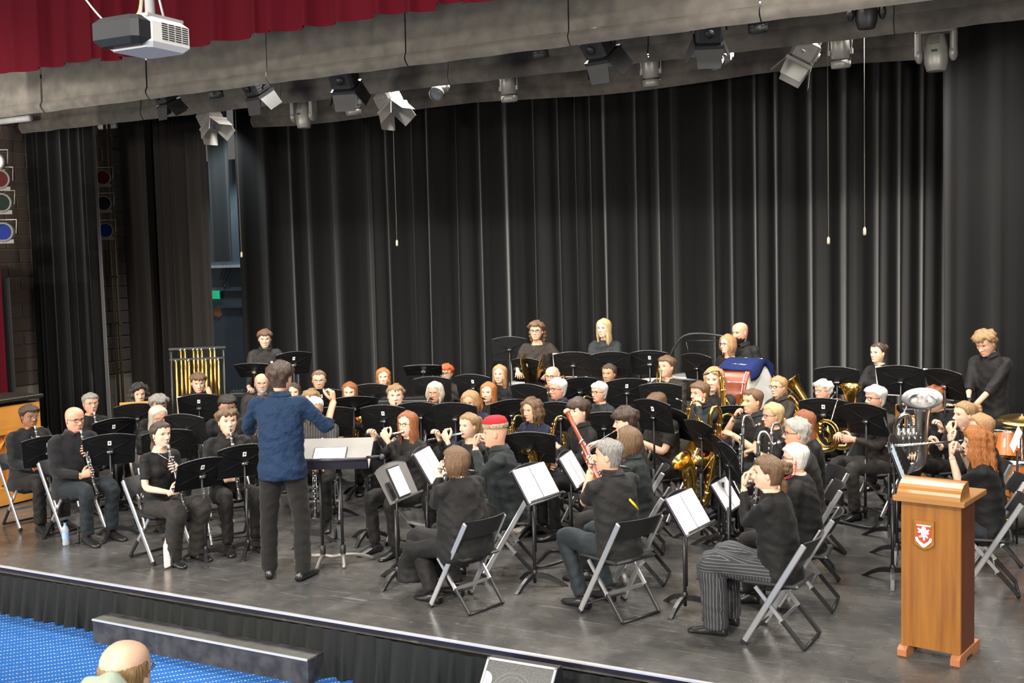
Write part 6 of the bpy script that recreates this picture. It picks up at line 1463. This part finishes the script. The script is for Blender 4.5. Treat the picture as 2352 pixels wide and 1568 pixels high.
# pair of hand cymbals
p = PEOPLE[32]
for s, lab in ((-1,'far'),(1,'near')):
    pos = p['M']@Vector((s*.10-.02,.34,1.20)); t = thing('hand_cymbal','round bronze hand cymbal held edge-on, the '+('left' if s > 0 else 'right')+' one of the pair','cymbal',pos,p['rz'])
    t.rotation_euler = (0,R(90*s+ (12 if s > 0 else -14)),p['rz']); BZ = mat('bronze',(.42,.29,.10),.3,1)
    MB().lathe([(0,.035),(.03,.03),(.05,.012),(.12,.006),(.19,-.004),(.19,-.006),(.12,.003),(.05,.008),(0,.03)],36).build('plate',BZ,t); MB().tube([(0,0,.03),(0,0,.08)],.012,8).build('strap',BLACKP,t)
# ================================================================== PERCUSSION
def atL(px, py, z, Y=13.25):
    p = at(px, py, z); return p if p.y < Y else atY(px, py, Y)
GOLDT = mat('chime_gold',(.80,.52,.12),.28,1)
cp = atY(452,797,11.7); CS = cp.z/1.76; ch = thing('tubular_chimes','golden tubular chimes in a black frame behind the youth','chimes',(cp.x,cp.y,0),R(38)); ch.scale = (1.0,1.0,CS)
for s in (-1,1): MB().tube([(s*.36,.0,0),(s*.36,0,1.70)],.022,8).build('post',BLACKM,ch); MB().box((s*.36,0,.03),(.06,.55,.05)).build('foot',BLACKM,ch)
MB().box((0,.05,1.74),(.78,.03,.035)).build('upper_rail',BLACKM,ch); MB().box((0,-.05,1.58),(.74,.03,.03)).build('lower_rail',BLACKM,ch); MB().box((0,0,.35),(.72,.04,.05)).build('damper_box',BLACKM,ch)
xs = np.linspace(-.29,.29,11)
for i, x in enumerate(xs):
    up = i in (1,2,4,5,6,8,9); y = .05 if up else -.05; z1 = 1.70 if up else 1.54; L = .95+.045*(10-i)
    o = MB().tube([(x,y,z1-L),(x,y,z1)],.019,12).build('chime_tube',GOLDT,ch)
    MB().lathe([(.019,0),(.021,.012),(.018,.035),(0,.045)],12,0,Matrix.Translation((x,y,z1))).build('cap',CHROME,o)
def mallet_table(label, px, py, z, face, w, name='glockenspiel', bars=CHROME, body=BLACKP, nb=22, legs=True, ylim=13.0):
    c = atL(px,py,z,ylim); z = c.z; t = thing(name,label,name.replace('_',' '),(c.x,c.y,0),R(face-90))
    MB().box((0,0,z-.05),(w,.36,.07),0,None,.01).build('case',body,t)
    for r_, (y, n_) in enumerate(((-.08,nb),(.09,int(nb*.75)))):
        for i in range(n_):
            mb = MB(); mb.box((-w*.46+w*.92*(i+.5)/n_, y, z+.0+.015*r_),(w*.92/n_*.8,.15-.003*i,.012)); mb.build('bar',bars,t)
    if legs:
        for sx in (-1,1):
            for sy in (-1,1): MB().tube([(sx*w*.44,sy*.15,z-.08),(sx*w*.44,sy*.15,0)],.016,6).build('leg',BLACKM,t)
    return t
mallet_table('black glockenspiel with silver bars under the hands of the fringe-haired youth',580,895,.93,-48,.62)
mallet_table('vibraphone with silver bars behind the fair-haired clarinettist',942,912,.80,-66,.75,'vibraphone',CHROME,BLACKP,18,True,11.45)
mallet_table('wooden xylophone in front of the standing long-haired blonde',1345,878,.88,-78,1.0,'xylophone',mat('rosewood',(.45,.20,.05),.4),mat('xylo_frame',(.30,.14,.04),.5),24)
mallet_table('pale wooden marimba in front of the tall curly-haired youth',2185,930,.90,-72,1.1,'marimba',mat('padouk',(.55,.42,.30),.4),BLACKP,22)
# bass drum with blue towel
c = atY(1712,903,13.02); ZB = c.z; bd = thing('bass_drum','red-brown concert bass drum with white head and blue towel','drum',(c.x,c.y,0),R(-12))
Mx = Matrix.Translation((0,0,ZB))@Matrix.Rotation(R(90),4,'Y'); RB = .395
SHELL = mat('mahogany_shell',(.17,.030,.010),.3,noise=((2,2,7),.6,(.27,.065,.02)),coat=.3)
MB().lathe([(RB,-.20),(RB,.20)],48,0,Mx).build('shell',SHELL,bd)
for s in (-1,1):
    MB().lathe([(0,s*.205),(RB*.98,s*.205)],48,0,Mx).build('drum_head',mat('drum_skin',(.80,.79,.76),.5),bd)
    MB().lathe([(RB+.004,s*.17),(RB+.016,s*.175),(RB+.016,s*.215),(RB-.004,s*.22)],48,0,Mx).build('hoop',SHELL,bd)
    MB().lathe([(RB+.017,s*.165),(RB+.022,s*.17),(RB+.017,s*.178)],48,0,Mx).build('hoop_band',CHROME,bd)
for k in range(10):
    a = 2*PI*k/10+.2; y, z = RB*1.07*math.cos(a), RB*1.07*math.sin(a); MB().tube([(-.21,y,ZB+z),(.21,y,ZB+z)],.007,6).build('tension_rod',CHROME,bd)
for s in (-1,1):
    for q in (-1,1): MB().tube([(s*.22,q*.30,ZB-.18),(s*.22,q*.38,0)],.016,6).build('stand_leg',BLACKM,bd)
tw = MB(); TA = Matrix.Translation((0,0,ZB))
def towel(u, v):
    a = -.75+1.5*v; x = -.19+.46*u; r = RB+.030+.006*math.sin(u*9+v*4)
    if x > .235: return (.235+.02*math.sin(v*6), r*math.sin(a)*.95, ZB+r*math.cos(a)*1.0-(x-.235)*2.2-.10*(.5+.5*math.sin(v*7)))
    return (x, r*math.sin(a), ZB+r*math.cos(a))
tw.grid(towel,26,18); n = len(tw.v); tow = tw.build('towel',mat('blue_towel',(.013,.022,.085),.95,0,.1,bump=(200,.4))); tow.location = (c.x,c.y,0); tow.rotation_euler = (0,0,R(-12)); tag(tow,'blue towel draped over the top of the bass drum','towel')
so = tow.modifiers.new('t','SOLIDIFY'); so.thickness = .008
# gong-style frame, timpani, snare
def timpano(label, px, py, z, r, m):
    c = atL(px,py,z,13.72); z = c.z; t = thing('timpani',label,'drum',(c.x,c.y,0))
    MB().lathe([(.06,z-.52),(r*.55,z-.46),(r*.85,z-.30),(r*.97,z-.12),(r,z-.02)],36).build('bowl',m,t); MB().lathe([(0,z),(r,z)],36).build('drum_head',mat('timp_skin',(.20,.19,.165),.5),t)
    MB().lathe([(r,z-.03),(r+.02,z-.02),(r+.02,z+.01),(r,z+.012)],36).build('rim',GREYP,t)
    for k in range(4): a = k*PI/2+.4; MB().tube([(r*1.0*math.cos(a),r*math.sin(a),z-.05),(r*.9*math.cos(a),r*.9*math.sin(a),0)],.016,6).build('leg',BLACKM,t)
BOWL = mat('timp_bowl',(.075,.06,.045),.4,.5)
timpano('grey timpani drum in front of the black frame',1600,862,.84,.33,BOWL)
a, b, c2, d2 = atY(1534,830,13.95), atY(1572,771,13.95), atY(1655,771,13.95), atY(1672,790,13.95)
fm = thing('gong_frame','black rounded tube frame standing behind the timpani','frame',((a.x+c2.x)/2,13.95,0))
o_ = Vector(((a.x+c2.x)/2,13.95,0)); mb = MB(); mb.tube(catmull([Vector((a.x-.12,13.95,0))-o_,Vector((a.x-.06,13.95,1.0))-o_,a-o_,b-o_,c2-o_,d2-o_,Vector((d2.x+.15,13.95,1.0))-o_,Vector((d2.x+.2,13.95,0))-o_],6),.018,8); mb.build('tube_frame',BLACKM,fm)
mb = MB(); e0, e1 = atY(1576,785,13.95)-o_, atY(1583,815,13.95)-o_; mb.tube([atY(1574,782,13.95)-o_,atY(1655,782,13.95)-o_],.008,6); mb.tube([e0,e1],.008,6); mb.build('cross_bar',BLACKM,fm)
def small_drum(label, px, py, z, r, h, m, name='snare_drum', tilt=0, legs=True):
    c = atL(px,py,z,13.72); z = c.z; t = thing(name,label,'drum',(c.x,c.y,0))
    Mr_ = Matrix.Translation((0,0,z))@Matrix.Rotation(R(tilt),4,'X')
    MB().lathe([(r,-h),(r,0)],30,0,Mr_).build('shell',m,t); MB().lathe([(0,.004),(r,.004)],30,0,Mr_).build('drum_head',MATS['drum_skin'],t); MB().lathe([(r,-.02),(r+.008,-.015),(r+.008,.008),(r-.004,.01)],30,0,Mr_).build('hoop',CHROME,t)
    for k in range(8):
        a = k*PI/4; mb = MB(); mb.box((0,0,0),(.015,.015,h*.35)); mb.xf(Mr_@Matrix.Translation(((r+.008)*math.cos(a),(r+.008)*math.sin(a),-h*.5))); mb.build('lug',CHROME,t)
    if legs:
        for k in range(3): a = k*2*PI/3+.5; MB().tube([(0,0,z-h-.02),(0,0,.35),(.28*math.cos(a),.28*math.sin(a),.01)],.011,6).build('leg',CHROME,t)
REDS = mat('red_shell',(.55,.03,.02),.25,coat=.4); ORS = mat('orange_shell',(.50,.15,.03),.25,coat=.4)
small_drum('red snare drum on a stand behind the trombonist',1500,872,.96,.18,.10,REDS)
small_drum('orange-brown tom with chrome lugs right of the curly red hair',2312,992,.86,.165,.24,ORS,'tom_drum',-14)
small_drum('lower orange-brown floor tom at the right edge, above the bag',2326,1062,.64,.20,.40,ORS,'floor_tom',-6)
small_drum('dark practice drum on the percussion table at the right edge',2342,898,.92,.14,.14,BLACKP,'small_drum')
def cymbal(label, px, py, z, r, tilt=8):
    c = at(px,py,z); t = thing('cymbal',label,'cymbal',(c.x,c.y,0)); Mr_ = Matrix.Translation((0,0,z))@Matrix.Rotation(R(tilt),4,'X')
    MB().lathe([(0,.035),(.03,.03),(.05,.012),(r*.6,.006),(r,-.006),(r,-.009),(r*.6,.003),(.05,.008),(0,.03)],36,0,Mr_).build('plate',mat('cymbal_brass',(.70,.48,.16),.25,1),t)
    MB().tube([(0,0,.03),(0,0,z+.05)],.011,8).build('pole',CHROME,t)
    for k in range(3): a = k*2*PI/3; MB().tube([(0,0,.30),(.28*math.cos(a),.28*math.sin(a),.01)],.010,6).build('leg',CHROME,t)
cymbal('brass ride cymbal at the right picture edge',2348,962,1.02,.22)
cymbal('thin brass cymbal at right above the drums',2338,980,.90,.15,-5)
# percussion table at right edge
c = at(2345,882,.95); t = thing('percussion_table','chrome-legged table with small percussion at the right edge','table',(c.x,c.y,0),R(-75)); MB().box((0,0,.93),(.62,.42,.02)).build('top',BLACKP,t)
for sx in (-1,1):
    for sy in (-1,1): MB().tube([(sx*.29,sy*.19,.92),(sx*.29,sy*.19,0)],.014,6).build('leg',CHROME,t)
MB().tube([(-.29,-.19,.97),(.29,-.19,.97)],.012,6).build('rail',CHROME,t)
# beige amplifier, papers, bag at the right edge
c = at(2345,1052,.55); t = thing('beige_amplifier','beige boxy amplifier on a support at the right edge','amplifier',(c.x+.05,c.y,0),R(-68)); MB().box((0,0,.52),(.36,.22,.20),0,None,.015).build('case',mat('beige',(.45,.41,.34),.6),t); MB().box((0,0,.21),(.30,.2,.42)).build('support',BLACKP,t); MB().box((0,-.112,.53),(.28,.006,.12)).build('panel',mat('beige2',(.36,.33,.28),.6),t)
c = at(2300,1190,.12); bg = MB(); bg.ball((0,0,.15),(.30,.22,.17),18,12); bg.v = [(x+.03*math.sin(z*20+y*9), y+.02*math.sin(x*17), max(0,z+.03*math.sin(x*14+y*11))) for x,y,z in bg.v]
t = thing('gig_bag','crumpled grey-black gig bag on the floor below the drums','bag',(c.x,c.y,0)); bg.build('bag_body',mat('bag_nylon',(.05,.047,.043),.7),t); MB().tube(catmull([(-.15,-.1,.26),(-.05,-.15,.36),(.08,-.15,.36),(.16,-.1,.25)],5),.014,6,ry=.006).build('handle',BLACKP,t); MB().box((.06,-.235,.16),(.05,.02,.02)).build('yellow_tag',MATS['yellow_print'],t)
c = at(2332,1010,.95); t = thing('sheet_music','loose white sheets on a stand at the right edge','sheet music',c,R(-60)); MB().prism([(-.05,.12),(.05,.10),(.06,-.10),(-.04,-.08)],.004).build('sheet',WHITE,t,rot=(R(-15),R(18),0)); MB().tube([(0,.02,-.1),(0,.02,-.95)],.01,6).build('pole',BLACKM,t)
# orange cajon box beside the tuba
c = at(2086,1006,.5); t = thing('wooden_drum_box','orange wooden percussion box beside the tuba','box',(c.x,c.y+.3,0),R(20)); MB().box((0,0,.42),(.34,.32,.84),0,None,.01).build('box_body',ORANGEW,t)
# chrome cymbal stand and case in the middle back
c = at(1205,900,.7); t = thing('cymbal_stand','chrome stand pole beside the long straight-haired blonde','stand',(c.x,c.y,0)); MB().tube([(0,0,0),(0,0,.95)],.013,8).build('pole',CHROME,t); MB().tube([(0,0,.9),(.18,0,.92)],.008,6).build('arm',CHROME,t)
for k in range(3): a = k*2*PI/3; MB().tube([(0,0,.25),(.25*math.cos(a),.25*math.sin(a),.01)],.010,6).build('leg',CHROME,t)
c = at(1186,880,.95); t = thing('drum_case','grey padded drum case behind the long straight-haired blonde','case',(c.x,c.y+.2,0)); MB().lathe([(.19,0),(.2,.02),(.2,.93),(.19,.95),(0,.955)],28).build('case_body',GREYP,t); MB().lathe([(.202,.80),(.208,.81),(.208,.83),(.202,.84)],28).build('lid_rim',BLACKP,t)
# ================================================================== SMALL THINGS ON THE FLOOR
c = at(152,1252,0); t = thing('water_bottle','clear plastic water bottle on the floor by the bald clarinettist','bottle',c)
PET = mat('pet_plastic',(.62,.70,.80),.12); PET.node_tree.nodes['Principled BSDF'].inputs['Transmission Weight'].default_value = .55
MB().lathe([(0,0),(.032,.002),(.034,.02),(.032,.05),(.034,.08),(.032,.11),(.034,.15),(.028,.18),(.013,.20),(.013,.21)],16).build('body',PET,t); MB().lathe([(.014,.205),(.015,.222),(0,.224)],12).build('cap',mat('blue_cap',(.1,.25,.7),.4),t); MB().lathe([(.0345,.07),(.0345,.13)],16).build('label_band',mat('bottle_label',(.25,.4,.75),.5),t)
c = at(387,1303,0); t = thing('drink_bottle','white patterned drink bottle with pink cap by the front clarinettist','bottle',c)
MB().lathe([(0,0),(.036,.003),(.038,.02),(.038,.19),(.033,.215),(.024,.23)],18).build('body',mat('bottle_print',(.78,.72,.68),.4,noise=(70,.06,(.66,.42,.38))),t); MB().lathe([(.024,.228),(.024,.245),(.018,.25),(.018,.27),(.012,.285),(0,.287)],14).build('cap',mat('pink_cap',(.75,.35,.33),.4),t)
def peg(px, py, label):
    c = at(px,py,0); t = thing('clarinet_peg',label,'instrument peg',c); MB().lathe([(.014,.01),(.016,.03),(.012,.10),(.006,.13)],10,cap=True).build('peg',BLACKP,t)
    for k in range(3): a = k*2*PI/3+.3; MB().tube([(0,0,.02),(.085*math.cos(a),.085*math.sin(a),.004)],.006,5).build('leg',BLACKP,t)
peg(181,1250,'black clarinet peg by the bald clarinettist'); peg(396,1304,'black clarinet peg by the pink-capped bottle'); peg(772,1240,'black clarinet peg behind the conductor\'s stand'); peg(868,1222,'instrument peg beside the stand right of the conductor')
c = at(1185,1222,0); t = thing('instrument_case','flat pale grey instrument case on the floor under the saxophone players','case',c,R(-28)); MB().box((0,0,.035),(.42,.22,.07),0,None,.015).build('case_body',mat('case_grey',(.34,.32,.28),.6),t); MB().box((0,-.111,.03),(.38,.004,.012)).build('trim',mat('case_red',(.4,.05,.05),.5),t)
M = STANDS[44]@Matrix.Translation((-.20,.03,-.06)); l, q, _ = M.decompose(); t = inst('flute',52,'silver flute laid along the stand before the elderly woman',i_flute,M=M@Matrix.Rotation(R(80),4,'Y')@Matrix.Translation((-.25,0,0))@Matrix.Scale(.62,4),name='spare_flute',cat='flute')
for o in bpy.data.objects:
    for k in ('up','moving'):
        if k in o: del o[k]
